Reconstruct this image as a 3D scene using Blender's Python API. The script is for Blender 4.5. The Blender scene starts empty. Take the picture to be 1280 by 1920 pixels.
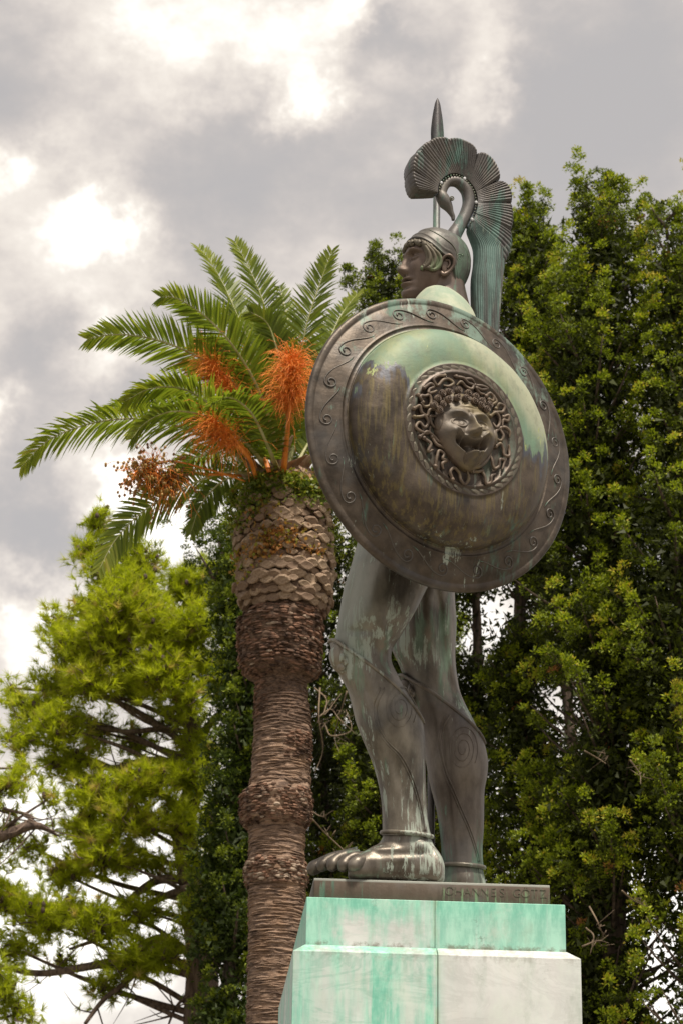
import bpy, bmesh, math, random
import numpy as np
from mathutils import Vector, Matrix
from math import radians, sin, cos, pi

sc = bpy.context.scene
random.seed(7)
rng = np.random.default_rng(11)

# ------------------------------------------------------------------ camera
PITCH, ROLL, LENS = radians(21.771), radians(1.003), 80.0
CAM = np.array([0.0, 0.0, 1.6])
FWD = np.array([0, cos(PITCH), sin(PITCH)])
_U0 = np.array([0, -sin(PITCH), cos(PITCH)])
_R0 = np.array([1.0, 0, 0])
RGT = _R0 * cos(ROLL) + _U0 * sin(ROLL)
UPV = _U0 * cos(ROLL) - _R0 * sin(ROLL)
FPX = LENS / 36.0 * 1920.0
cam_d = bpy.data.cameras.new('camera')
cam_o = bpy.data.objects.new('camera', cam_d)
sc.collection.objects.link(cam_o)
cam_d.lens = LENS
cam_d.sensor_fit = 'VERTICAL'
cam_d.sensor_height = 36.0
cam_d.sensor_width = 24.0
cam_d.clip_start = 0.1
cam_d.clip_end = 5000
cam_o.matrix_world = Matrix(((RGT[0], UPV[0], -FWD[0], CAM[0]), (RGT[1], UPV[1], -FWD[1], CAM[1]),
                             (RGT[2], UPV[2], -FWD[2], CAM[2]), (0, 0, 0, 1)))
cam_d.dof.use_dof = True
cam_d.dof.focus_distance = 19.3
cam_d.dof.aperture_fstop = 3.2
sc.camera = cam_o

def P(px, py, Y):
    """point of the place seen at (px, py) of the photograph, Y metres away along the ground"""
    px = np.asarray(px, float); py = np.asarray(py, float); Y = np.asarray(Y, float)
    px, py, Y = np.broadcast_arrays(px, py, Y)
    d = FWD + RGT * ((px - 640) / FPX)[..., None] + UPV * ((960 - py) / FPX)[..., None]
    return CAM + d * (Y / d[..., 1])[..., None]

def Pplane(px, py, pt, n):
    px = np.asarray(px, float); py = np.asarray(py, float)
    px, py = np.broadcast_arrays(px, py)
    d = FWD + RGT * ((px - 640) / FPX)[..., None] + UPV * ((960 - py) / FPX)[..., None]
    k = np.dot(np.asarray(pt) - CAM, n) / (d @ np.asarray(n))
    return CAM + d * k[..., None]

def ray(px, py):
    d = FWD + RGT * ((px - 640) / FPX) + UPV * ((960 - py) / FPX)
    return d / np.linalg.norm(d)

# ------------------------------------------------------------------ sky, sun, exposure
SUN_DIR = Vector((0.22, -0.42, 1.05)).normalized()       # towards the sun, behind thin cloud
world = bpy.data.worlds.new('World'); sc.world = world
world.use_nodes = True
nt = world.node_tree; N = nt.nodes; L = nt.links
N.clear()
wout = N.new('ShaderNodeOutputWorld'); bg = N.new('ShaderNodeBackground')
L.new(bg.outputs[0], wout.inputs[0])
tc = N.new('ShaderNodeTexCoord')
def wm(op, a=None, b=None, c=None, clamp=False):
    n = N.new('ShaderNodeMath'); n.operation = op; n.use_clamp = clamp
    for i, v in enumerate((a, b, c)):
        if v is None: continue
        if isinstance(v, (int, float)): n.inputs[i].default_value = v
        else: L.new(v, n.inputs[i])
    return n.outputs[0]
def wv(op, a, b=None, s=None):
    n = N.new('ShaderNodeVectorMath'); n.operation = op
    for i, v in enumerate((a, b)):
        if v is None: continue
        if isinstance(v, (tuple, list)): n.inputs[i].default_value = v
        else: L.new(v, n.inputs[i])
    if s is not None: n.inputs['Scale'].default_value = s
    return n
DIRV = wv('NORMALIZE', tc.outputs['Generated']).outputs[0]
def wnoise(scale, detail, rough, stretch=(1, 1, 1), off=(0, 0, 0)):
    m = N.new('ShaderNodeMapping'); m.inputs['Scale'].default_value = stretch; m.inputs['Location'].default_value = off
    L.new(DIRV, m.inputs[0])
    n = N.new('ShaderNodeTexNoise'); n.inputs['Scale'].default_value = scale
    n.inputs['Detail'].default_value = detail; n.inputs['Roughness'].default_value = rough
    L.new(m.outputs[0], n.inputs['Vector'])
    return n
warp = wnoise(16, 9, .68)
w1 = wv('SUBTRACT', warp.outputs['Color'], (0.5, 0.5, 0.5)).outputs[0]
w2 = wv('SCALE', w1, s=0.085).outputs[0]
DW = wv('NORMALIZE', wv('ADD', DIRV, w2).outputs[0]).outputs[0]
# breaks in the cloud where the sun comes through: (px, py, radius px, amount); negative = thick cloud
LOBES = [(170, 425, 70, .50), (200, 400, 170, .22), (0, 310, 60, .32), (520, 90, 120, .34), (440, 60, 300, .20), (230, 80, 160, .16), (0, 640, 200, .16), (60, 560, 260, .10), (590, 190, 70, .42), (700, 10, 100, .5), (930, 140, 60, .40), (880, 200, 60, .35), (920, 30, 80, .3),
         (320, 150, 90, .2), (230, 700, 75, .42), (60, 1210, 130, .65), (210, 960, 80, .62), (60, 1700, 330, .75), (400, 1500, 260, .5), (300, 1000, 90, .4),
         (0, 770, 45, .5), (900, 1300, 200, .6), (1150, 1800, 250, .7), (620, 1100, 200, .4),
         (430, 290, 170, -.40), (740, 90, 50, -.4), (120, 150, 150, -.22), (130, 1000, 60, -.1), (60, 1000, 90, -.5), (1130, 160, 170, -.30), (380, 560, 100, -.2), (80, 640, 70, -.3)]
acc = None
for px, py, r, a in LOBES:
    d = ray(px, py)
    n = wv('DOT_PRODUCT', DW, tuple(float(x) for x in d)).outputs['Value']
    th = r / FPX
    e = wm('EXPONENT', wm('MULTIPLY', wm('SUBTRACT', n, 1.0), 2.0 / th ** 2))
    acc = wm('MULTIPLY', e, a) if acc is None else wm('MULTIPLY_ADD', e, a, acc)
n1 = wnoise(7.5, 10, .62, (1, 1, 1.6), (3.1, 0.4, 1.7)).outputs['Fac']
n2 = wnoise(1.7, 5, .5, (1, 1, 1.4), (8.1, 2.4, 0.7)).outputs['Fac']
v = wm('MULTIPLY_ADD', wm("SUBTRACT", n1, .5), 2.1, acc)
v = wm('MULTIPLY_ADD', wm('SUBTRACT', n2, .5), .7, v)
v = wm('ADD', v, .30, clamp=False)
ramp = N.new('ShaderNodeValToRGB'); L.new(v, ramp.inputs[0])
cr = ramp.color_ramp; cr.interpolation = 'B_SPLINE'
cr.elements[0].position = 0.0; cr.elements[0].color = (.42, .40, .39, 1)
cr.elements[1].position = 1.0; cr.elements[1].color = (1.0, .95, .87, 1)
for p_, c_ in ((.28, (.47, .435, .41, 1)), (.5, (.62, .56, .51, 1)), (.72, (.82, .75, .66, 1)), (.88, (.95, .90, .83, 1))):
    e = cr.elements.new(p_); e.color = c_
boost = wm('MULTIPLY_ADD', wm('MAXIMUM', wm('SUBTRACT', v, .70), 0), .8, 1.0)
cloud = wv('SCALE', ramp.outputs[0]); L.new(wm('MINIMUM', boost, 1.7), cloud.inputs['Scale'])
sky = N.new('ShaderNodeTexSky'); sky.sky_type = 'NISHITA'; sky.sun_disc = False
sky.sun_elevation = math.asin(SUN_DIR.z); sky.sun_rotation = math.atan2(SUN_DIR.x, SUN_DIR.y)
skys = wv('SCALE', sky.outputs[0], s=.10)
mx = N.new('ShaderNodeMix'); mx.data_type = 'RGBA'; mx.inputs[0].default_value = .9
L.new(skys.outputs[0], mx.inputs[6]); L.new(cloud.outputs[0], mx.inputs[7])
L.new(mx.outputs[2], bg.inputs['Color']); bg.inputs['Strength'].default_value = 1.0
sd = bpy.data.lights.new('sun', 'SUN'); so = bpy.data.objects.new('sun', sd); sc.collection.objects.link(so)
sd.energy = 4.2; sd.angle = radians(9); sd.color = (1, .91, .78)
so.rotation_euler = SUN_DIR.to_track_quat('Z', 'Y').to_euler()
so.location = (0, 0, 40)
sc.view_settings.view_transform = 'Standard'; sc.view_settings.look = 'None'
sc.view_settings.exposure = 0.36; sc.view_settings.gamma = 1.0; sc.view_settings.use_curve_mapping = False
sc.cycles.max_bounces = 6; sc.cycles.diffuse_bounces = 3; sc.cycles.glossy_bounces = 3
sc.cycles.transmission_bounces = 3; sc.cycles.transparent_max_bounces = 4

# ------------------------------------------------------------------ object helpers
W = {}
COL = sc.collection
def empty(name, M):
    o = bpy.data.objects.new(name, None); COL.objects.link(o)
    o.empty_display_size = .3
    o.matrix_basis = M; W[o.name] = M.copy(); return o
def attach(o, parent, M=None):
    M = M or Matrix.Identity(4)
    W[o.name] = M.copy()
    if parent is not None:
        o.parent = parent
        o.matrix_basis = W[parent.name].inverted() @ M
    else: o.matrix_basis = M
    return o
def tag(o, label=None, cat=None, group=None, kind=None):
    if label: o['label'] = label
    if cat: o['category'] = cat
    if group: o['group'] = group
    if kind: o['kind'] = kind
    return o
def mesh_np(name, V, F, mat=None, smooth=True, tint=None):
    """V (n,3); F list of arrays of equal-length faces, or a python list of faces"""
    me = bpy.data.meshes.new(name)
    V = np.asarray(V, np.float32)
    if isinstance(F, np.ndarray): F = [F]
    if len(F) and isinstance(F[0], np.ndarray):
        k = [f.shape[1] for f in F]; nf = sum(len(f) for f in F)
        loops = np.concatenate([f.ravel() for f in F]).astype(np.int32)
        tot = np.concatenate([np.full(len(f), f.shape[1], np.int32) for f in F])
        st = np.concatenate([[0], np.cumsum(tot)[:-1]]).astype(np.int32)
        me.vertices.add(len(V)); me.vertices.foreach_set('co', V.ravel())
        me.loops.add(len(loops)); me.loops.foreach_set('vertex_index', loops)
        me.polygons.add(nf); me.polygons.foreach_set('loop_start', st)
        me.update(calc_edges=True)
    else:
        me.from_pydata([tuple(v) for v in V], [], [tuple(int(i) for i in f) for f in F]); me.update()
    if smooth: me.polygons.foreach_set('use_smooth', np.ones(len(me.polygons), bool))
    if tint is not None:
        a = me.attributes.new('tint', 'FLOAT', 'FACE'); a.data.foreach_set('value', np.asarray(tint, np.float32))
    if mat: me.materials.append(mat)
    me.validate()
    return me
def obj(name, me, parent=None, M=None):
    o = bpy.data.objects.new(name, me); COL.objects.link(o); attach(o, parent, M); return o

class Acc:
    """collects pieces into one mesh"""
    def __init__(s): s.V = []; s.F3 = []; s.F4 = []; s.n = 0; s.T3 = []; s.T4 = []
    def add(s, V, F4=None, F3=None, tint=0.5):
        V = np.asarray(V, float)
        if F4 is not None and len(F4):
            F4 = np.asarray(F4); s.F4.append(F4 + s.n); s.T4.append(np.broadcast_to(tint, (len(F4),)))
        if F3 is not None and len(F3):
            F3 = np.asarray(F3); s.F3.append(F3 + s.n); s.T3.append(np.broadcast_to(tint, (len(F3),)))
        s.V.append(V); s.n += len(V); return s
    def mesh(s, name, mat, smooth=True, tint=False):
        F = []; T = []
        if s.F4: F.append(np.concatenate(s.F4)); T.append(np.concatenate(s.T4))
        if s.F3: F.append(np.concatenate(s.F3)); T.append(np.concatenate(s.T3))
        return mesh_np(name, np.concatenate(s.V), F, mat, smooth, np.concatenate(T) if tint else None)

def grid_faces(nr, ns, wrap=True):
    """rows x columns"""
    i = np.arange(nr - 1)[:, None]; j = np.arange(ns if wrap else ns - 1)[None, :]
    a = i * ns + j; b = i * ns + (j + 1) % ns
    return np.stack([a, b, b + ns, a + ns], -1).reshape(-1, 4)
def caps(nr, ns, V):
    """closing fans: returns extra verts and tris"""
    c0 = V[:ns].mean(0); c1 = V[-ns:].mean(0); n = len(V)
    j = np.arange(ns); k = (j + 1) % ns
    f0 = np.stack([k, j, np.full(ns, n)], -1); f1 = np.stack([(nr - 1) * ns + j, (nr - 1) * ns + k, np.full(ns, n + 1)], -1)
    return np.vstack([V, c0, c1]), np.vstack([f0, f1])

def hermite(t, ts, vs):
    """smooth interpolation of vs (k,m) at ts (k,) ; monotone-ish finite-difference tangents"""
    ts = np.asarray(ts, float); vs = np.asarray(vs, float)
    if vs.ndim == 1: vs = vs[:, None]; sq = True
    else: sq = False
    h = np.diff(ts); d = np.diff(vs, axis=0) / h[:, None]
    m = np.zeros_like(vs); m[0] = d[0]; m[-1] = d[-1]
    if len(ts) > 2:
        w0 = h[1:, None]; w1_ = h[:-1, None]
        m[1:-1] = (d[:-1] * w0 + d[1:] * w1_) / (w0 + w1_)
    t = np.clip(np.asarray(t, float), ts[0], ts[-1])
    i = np.clip(np.searchsorted(ts, t, 'right') - 1, 0, len(ts) - 2)
    hh = h[i][:, None]; s = ((t - ts[i])[:, None]) / hh
    r = ((1 + 2 * s) * (1 - s) ** 2) * vs[i] + (s * (1 - s) ** 2) * hh * m[i] + (s * s * (3 - 2 * s)) * vs[i + 1] + (s * s * (s - 1)) * hh * m[i + 1]
    return r[:, 0] if sq else r

def tube(pts, rad, ns=10, smooth_n=None, closed_caps=True, flat=1.0, ref=None):
    """tube through pts; rad per point; flat squeezes one axis"""
    pts = np.asarray(pts, float); rad = np.broadcast_to(np.asarray(rad, float), (len(pts),)).copy()
    if smooth_n:
        t = np.concatenate([[0], np.cumsum(np.linalg.norm(np.diff(pts, axis=0), axis=1))]) + np.arange(len(pts)) * 1e-6
        q = np.linspace(t[0], t[-1], smooth_n)
        rad = np.maximum(hermite(q, t, rad), 1e-4); pts = hermite(q, t, pts)
    T = np.gradient(pts, axis=0); T /= np.linalg.norm(T, axis=1)[:, None] + 1e-12
    r0 = np.array(ref if ref is not None else ([0, 0, 1.0] if abs(T[0][2]) < .9 else [1.0, 0, 0]))
    A = np.zeros_like(T); a = r0 - T[0] * (r0 @ T[0]); a /= np.linalg.norm(a); A[0] = a
    for i in range(1, len(T)):
        a = A[i - 1] - T[i] * (A[i - 1] @ T[i]); a /= np.linalg.norm(a) + 1e-12; A[i] = a
    B = np.cross(T, A)
    th = np.arange(ns) * 2 * pi / ns
    V = pts[:, None] + rad[:, None, None] * (A[:, None] * np.cos(th)[None, :, None] * flat + B[:, None] * np.sin(th)[None, :, None])
    V = V.reshape(-1, 3); F = grid_faces(len(pts), ns)
    if closed_caps:
        V, F3 = caps(len(pts), ns, V)
    else: F3 = np.zeros((0, 3), int)
    return V, F, F3
def ellipsoid(c, r, axes=None, nu=16, nv=10):
    th = np.arange(nu) * 2 * pi / nu; ph = np.linspace(0.02, pi - 0.02, nv)
    X = np.stack([np.sin(ph)[:, None] * np.cos(th), np.sin(ph)[:, None] * np.sin(th), np.broadcast_to(np.cos(ph)[:, None], (nv, nu))], -1).reshape(-1, 3)
    X = X[::1] * np.asarray(r)
    if axes is not None: X = X @ np.asarray(axes)
    V, F3 = caps(nv, nu, X + np.asarray(c)); F = grid_faces(nv, nu)
    return V, F[:, ::-1], F3[:, ::-1]

# lattice noise in numpy
_perm = np.random.default_rng(5).integers(0, 2 ** 31, 4096)
def _h(i, j, k):
    x = (i * 73856093) ^ (j * 19349663) ^ (k * 83492791)
    return (_perm[x & 4095] & 0xffff) / 65535.0
def vnoise(p, scale=1.0, octaves=3):
    p = np.asarray(p, float) * scale; out = 0; amp = 1; tot = 0
    for _ in range(octaves):
        f = np.floor(p).astype(np.int64); r = p - f; r = r * r * (3 - 2 * r)
        s = 0
        for a in (0, 1):
            for b in (0, 1):
                for c in (0, 1):
                    w = (r[..., 0] if a else 1 - r[..., 0]) * (r[..., 1] if b else 1 - r[..., 1]) * (r[..., 2] if c else 1 - r[..., 2])
                    s = s + w * _h(f[..., 0] + a, f[..., 1] + b, f[..., 2] + c)
        out = out + amp * s; tot += amp; amp *= .5; p = p * 2.03 + 17.1
    return out / tot - .5

# ------------------------------------------------------------------ materials
class MT:
    def __init__(s, name):
        s.m = bpy.data.materials.new(name); s.m.use_nodes = True
        s.t = s.m.node_tree; s.N = s.t.nodes; s.L = s.t.links; s.N.clear()
        s.out = s.N.new('ShaderNodeOutputMaterial'); s.b = s.N.new('ShaderNodeBsdfPrincipled')
        s.L.new(s.b.outputs[0], s.out.inputs[0]); s.tc = s.N.new('ShaderNodeTexCoord')
        s.co = s.tc.outputs['Object']
    def set(s, k, v):
        i = s.b.inputs[k]
        if hasattr(v, 'links'): s.L.new(v, i)
        elif isinstance(v, (tuple, list)): i.default_value = tuple(v) + ((1,) if len(v) == 3 else ())
        else: i.default_value = v
    def noise(s, scale, detail=5, rough=.55, stretch=(1, 1, 1), off=(0, 0, 0), dist=0, co=None):
        mp = s.N.new('ShaderNodeMapping'); mp.inputs['Scale'].default_value = stretch; mp.inputs['Location'].default_value = off
        s.L.new(co or s.co, mp.inputs[0]); n = s.N.new('ShaderNodeTexNoise')
        n.inputs['Scale'].default_value = scale; n.inputs['Detail'].default_value = detail
        n.inputs['Roughness'].default_value = rough; n.inputs['Distortion'].default_value = dist
        s.L.new(mp.outputs[0], n.inputs['Vector']); return n.outputs['Fac']
    def math(s, op, a, b=None, c=None, clamp=False):
        n = s.N.new('ShaderNodeMath'); n.operation = op; n.use_clamp = clamp
        for i, v in enumerate((a, b, c)):
            if v is None: continue
            if hasattr(v, 'links'): s.L.new(v, n.inputs[i])
            else: n.inputs[i].default_value = v
        return n.outputs[0]
    def step(s, v, a, b):
        n = s.N.new('ShaderNodeMapRange'); n.interpolation_type = 'SMOOTHSTEP'
        n.inputs['From Min'].default_value = a; n.inputs['From Max'].default_value = b
        s.L.new(v, n.inputs['Value']); return n.outputs['Result']
    def mix(s, f, a, b, mode='MIX'):
        n = s.N.new('ShaderNodeMix'); n.data_type = 'RGBA'; n.blend_type = mode
        for i, v in ((0, f), (6, a), (7, b)):
            if hasattr(v, 'links'): s.L.new(v, n.inputs[i])
            elif isinstance(v, (tuple, list)): n.inputs[i].default_value = tuple(v) + ((1,) if len(v) == 3 else ())
            else: n.inputs[i].default_value = v
        return n.outputs[2]
    def xyz(s, co=None):
        n = s.N.new('ShaderNodeSeparateXYZ'); s.L.new(co or s.co, n.inputs[0]); return n.outputs
    def bump(s, h, strength=.3, dist=.02, prev=None):
        n = s.N.new('ShaderNodeBump'); n.inputs['Strength'].default_value = strength; n.inputs['Distance'].default_value = dist
        s.L.new(h, n.inputs['Height'])
        if prev is not None: s.L.new(prev, n.inputs['Normal'])
        s.last = n.outputs[0]; s.L.new(n.outputs[0], s.b.inputs['Normal']); return n.outputs[0]

def bronze(name, c1=(.075, .055, .045), c2=(.15, .125, .105), green=(.13, .26, .19), pale=(.36, .42, .36),
           g_amt=.5, p_amt=.5, rough=.42, metal=.35, streak=(7, 7, .7), extra=None):
    m = MT(name)
    a = m.noise(1.6, 6, .6); b = m.noise(9, 5, .6, (1, 1, .35))
    base = m.mix(m.step(m.math('MULTIPLY_ADD', b, .5, m.math('MULTIPLY', a, .6)), .38, .72), c1, c2)
    base = m.mix(m.math('MULTIPLY', m.step(m.noise(2.3, 3, .5, off=(4, 1, 2)), .5, .68), .30), base, (.12, .13, .14))
    g = m.noise(1.0, 8, .68, streak, (2, 5, 1)); gg = m.noise(.9, 3, .5, off=(9, 3, 4))
    gm = m.math('MULTIPLY', m.step(m.math('MULTIPLY_ADD', gg, .7, g), 1.02 - .25 * g_amt, 1.12 - .2 * g_amt), .85)
    col = m.mix(gm, base, m.mix(m.step(b, .4, .62), green, tuple(c * .55 for c in green)))
    p1 = m.noise(2.2, 9, .72, streak, (12, 7, 1)); p2 = m.noise(1.4, 3, .5, off=(1, 13, 4))
    pm = m.step(m.math('MULTIPLY_ADD', p2, .6, p1), 1.03 - .2 * p_amt, 1.08 - .2 * p_amt)
    col = m.mix(m.math('MULTIPLY', pm, .8), col, pale)
    r = m.math('MULTIPLY_ADD', m.math('ADD', gm, pm), .3, rough)
    r = m.math('MULTIPLY_ADD', b, .18, r)
    met = m.math('MULTIPLY', m.math('SUBTRACT', 1.0, m.math('MAXIMUM', gm, pm)), metal)
    dk = m.step(m.noise(1.1, 7, .66, (3, 3, .9), (21, 5, 8)), .50, .70); col = m.mix(m.math('MULTIPLY', dk, .55), col, tuple(c * .35 for c in c1))
    if extra: col, r, met = extra(m, col, r, met)
    m.set('Base Color', col); m.set('Roughness', r); m.set('Metallic', met)
    m.bump(m.math('MULTIPLY_ADD', pm, .3, m.noise(26, 6, .65)), .22, .012)
    return m.m
def simple(name, col, rough=.6, metal=0, col2=None, scale=8, bump=0, stretch=(1, 1, 1)):
    m = MT(name)
    n = m.noise(scale, 6, .6, stretch)
    m.set('Base Color', m.mix(m.step(n, .35, .65), col, col2 or tuple(c * .6 for c in col)))
    m.set('Roughness', rough); m.set('Metallic', metal)
    if bump: m.bump(n, bump, .02)
    return m.m
def leafmat(name, stops, trans=.35, rough=.55, tcol=1.4):
    m = MT(name)
    at = m.N.new('ShaderNodeAttribute'); at.attribute_name = 'tint'
    r = m.N.new('ShaderNodeValToRGB'); m.L.new(at.outputs['Fac'], r.inputs[0])
    e = r.color_ramp.elements; e[0].position = stops[0][0]; e[0].color = stops[0][1] + (1,)
    e[1].position = stops[-1][0]; e[1].color = stops[-1][1] + (1,)
    for p_, c_ in stops[1:-1]:
        k = e.new(p_); k.color = c_ + (1,)
    m.set('Base Color', r.outputs[0]); m.set('Roughness', rough); m.set('Specular IOR Level', .35)
    tr = m.N.new('ShaderNodeBsdfTranslucent')
    tcn = m.mix(1.0, r.outputs[0], (tcol * 1.15, tcol * 1.2, tcol * .55), 'MULTIPLY')
    m.L.new(tcn, tr.inputs[0])
    ms = m.N.new('ShaderNodeMixShader'); ms.inputs[0].default_value = trans
    m.L.new(m.b.outputs[0], ms.inputs[1]); m.L.new(tr.outputs[0], ms.inputs[2]); m.L.new(ms.outputs[0], m.out.inputs[0])
    return m.m

# ------------------------------------------------------------------ ground
gm_ = MT('ground_soil')
gn = gm_.noise(.35, 6, .6); gn2 = gm_.noise(14, 8, .7)
gc = gm_.mix(gm_.step(gn, .45, .58), (.10, .085, .06), (.06, .08, .03))
gm_.set('Base Color', gm_.mix(gm_.step(gn2, .3, .7), gc, (.16, .14, .11))); gm_.set('Roughness', .95); gm_.bump(gn2, .5, .05)
nG = 60
gx = np.sign(np.linspace(-1, 1, nG)) * np.abs(np.linspace(-1, 1, nG)) ** 3 * 1500
GX, GY = np.meshgrid(gx, gx); GZ = -np.abs(vnoise(np.stack([GX, GY, GX * 0], -1), .02, 2)) * np.clip((np.hypot(GX, GY) - 60) / 200, 0, 1) * 6
g = obj('ground', mesh_np('ground', np.stack([GX, GY + 20, GZ], -1).reshape(-1, 3), grid_faces(nG, nG, False), gm_.m))
tag(g, kind='structure')
pvm = MT('gravel_path'); pn = pvm.noise(40, 6, .7)
pvm.set('Base Color', pvm.mix(pn, (.32, .29, .25), (.20, .18, .15))); pvm.set('Roughness', .95); pvm.bump(pn, .5, .02)
pp = obj('path', mesh_np('path', [(-9, -6, .004), (11, -6, .004), (11, 24, .004), (-9, 24, .004)], [(0, 1, 2, 3)], pvm.m)); tag(pp, kind='structure')
# ================================================================== marble pedestal
PHI = radians(3.538)
MARB_SIDE = None
def marble(name, stain):
    m = MT(name); x, y, z = m.xyz()
    n = m.noise(1.1, 7, .62, (1, 1, 1), (3, 1, 0), .6)
    base = m.mix(m.step(n, .35, .65), (.72, .73, .72), (.56, .57, .56))
    vein = m.noise(1.5, 6, .7, (1, 1, 2.6), (1, 7, 3), 1.2)
    vm = m.math('SUBTRACT', 1.0, m.step(m.math('ABSOLUTE', m.math('SUBTRACT', vein, .5)), .0, .07))
    base = m.mix(m.math('MULTIPLY', vm, .16), base, (.30, .31, .29))
    warm = m.noise(1.9, 5, .6, (1, 1, .6), (5, 5, 5)); base = m.mix(m.math('MULTIPLY', m.step(warm, .55, .75), .3), base, (.62, .52, .38))
    st = m.noise(1.0, 8, .62, (4.2, 4.2, .42), (stain * 3, 2, .3)); st2 = m.noise(1.0, 6, .6, (13, 13, .8), (4, 2, .3))
    sv = m.math('MULTIPLY_ADD', st2, .35, m.math('MULTIPLY', st, .9))
    if stain > .9:      # the upper course: green almost all over, a pale patch left of the middle
        wx = m.math('MULTIPLY_ADD', m.math('SUBTRACT', m.noise(2.6, 6, .65, (1, 1, .5), (7, 7, 2)), .5), .8, x); wz = m.math('MULTIPLY_ADD', m.math('SUBTRACT', m.noise(3.1, 6, .65, (1, 1, 1), (2, 6, 2)), .5), .5, z)
        pale_x = m.math('MULTIPLY', m.step(wx, .22, .42), m.math('SUBTRACT', 1.0, m.step(wx, .60, 1.05)))
        pale = m.math('MULTIPLY', pale_x, m.math('SUBTRACT', 1.0, m.step(wz, 5.12, 5.42)))
        fac = m.step(m.math('MULTIPLY_ADD', pale, -.34, sv), .40, .66)
        fac = m.math('MULTIPLY_ADD', fac, .62, m.math('MULTIPLY', m.step(z, 5.2, 5.45), .25), clamp=True)
        fac = m.math('MULTIPLY_ADD', m.step(sv, .35, .6), .22, fac, clamp=True)
        fac = m.math('SUBTRACT', fac, m.math('MULTIPLY', pale, .25), clamp=True)
    else:
        left = m.math('SUBTRACT', 1.0, m.step(x, .95, 1.22))
        fac = m.math('MULTIPLY', m.step(sv, .50, .80), m.math('MULTIPLY_ADD', left, .72, .10))
        band = m.math('MULTIPLY', m.step(x, .50, .62), m.math('SUBTRACT', 1.0, m.step(x, .72, .80)))
        band = m.math('ADD', band, m.math('MULTIPLY', m.step(x, .98, 1.05), m.math('SUBTRACT', 1.0, m.step(x, 1.11, 1.14))))
        fac = m.math('MULTIPLY_ADD', m.math('MULTIPLY', band, m.step(st2, .35, .6)), .55, fac, clamp=True)
        fac = m.math('MULTIPLY_ADD', left, .20, fac, clamp=True)
    gcol = m.mix(m.step(m.noise(5, 6, .7, (2, 2, .5), (8, 8, 1)), .35, .65), (.34, .70, .55), (.17, .50, .38))
    col = m.mix(fac, base, gcol)
    vein2 = m.noise(1.2, 5, .7, (.8, 1, 3.4), (11, 7, 3), 1.0)
    vm2 = m.math('SUBTRACT', 1.0, m.step(m.math('ABSOLUTE', m.math('SUBTRACT', vein2, .48)), .0, .045))
    col = m.mix(m.math('MULTIPLY', m.math('MULTIPLY', vm2, .3), m.math('SUBTRACT', 1.0, m.step(x, 1.0, 1.2)) if stain < .9 else .35), col, (.14, .40, .30))
    # dark lichen specks and run marks
    lic = m.noise(34, 6, .75, (1, 1, 1.3)); lg = m.noise(2.4, 4, .6, (1.3, 1.3, .6), (2, 9, 2))
    lm = m.math('MULTIPLY', m.step(lic, .52, .60), m.step(lg, .56, .68))
    wsh = m.noise(2.0, 8, .72, (1, 1, .8), (14, 3, 9)); col = m.mix(m.math('MULTIPLY', m.step(wsh, .48, .68), .6), col, (.66, .72, .66)); col = m.mix(m.math('MULTIPLY', m.step(m.noise(3.1, 8, .7, (1, 1, .5), (4, 13, 9)), .54, .7), .35), col, (.28, .36, .28))
    col = m.mix(m.math('MULTIPLY', lm, .75 if stain > .9 else .28), col, (.11, .10, .075))
    joints = (5.045, 5.10) if stain > .9 else (4.965, 4.90)
    jd = m.math('SUBTRACT', 1.0, m.step(m.math('MULTIPLY_ADD', m.math('SUBTRACT', lic, .5), .09, z), 5.05, 5.085)) if stain > .9 else m.math('MULTIPLY', m.step(m.math('MULTIPLY_ADD', m.math('SUBTRACT', st2, .5), .25, z), 4.90, 4.98), .5)
    col = m.mix(m.math('MULTIPLY', m.math('MULTIPLY', jd, m.step(m.noise(14, 6, .7), .42, .6)), .7), col, (.16, .13, .09))
    rust = m.math('MULTIPLY', m.math('SUBTRACT', 1.0, m.step(m.math('ABSOLUTE', m.math('SUBTRACT', m.math('MULTIPLY_ADD', m.math('SUBTRACT', st2, .5), .05, x), 1.115)), .0, .035)), m.step(m.noise(5, 5, .6, (1, 1, .4)), .4, .65))
    col = m.mix(m.math('MULTIPLY', rust, .5), col, (.33, .27, .10))
    m.set('Base Color', col); m.set('Roughness', .48); m.set('Specular IOR Level', .4)
    m.bump(m.math('MULTIPLY_ADD', lic, .4, n), .10, .008)
    return m.m
M_low = marble('white_marble', .2); M_up = marble('green_stained_marble', 1.0)
M_core = simple('mortar', (.22, .21, .18), .9)
A0 = P(550, 1782, 17.6)                       # front left top corner of the lower course (outer edge)
B0 = P(573.5, 1770.5, 17.7); G0 = P(573.5, 1681, 17.7)
BR0 = P(588, 1680, 17.76); BR1 = P(588, 1646, 17.76)
ped_root_M = Matrix.Translation((A0[0], A0[1], 0)) @ Matrix.Rotation(PHI, 4, 'Z')
pedestal = empty('marble_pedestal', ped_root_M)
tag(pedestal, 'tall white marble pedestal streaked green under the bronze warrior', 'pedestal')
PL, PD = 2.238, 2.66
zA = float(A0[2]); INS = 0.095; CH = float(B0[2]) - zA
CH = max(.05, min(CH, .12)); zG1 = float(G0[2])
print('plinth z', zA, CH, zG1, BR0, BR1)
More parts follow.
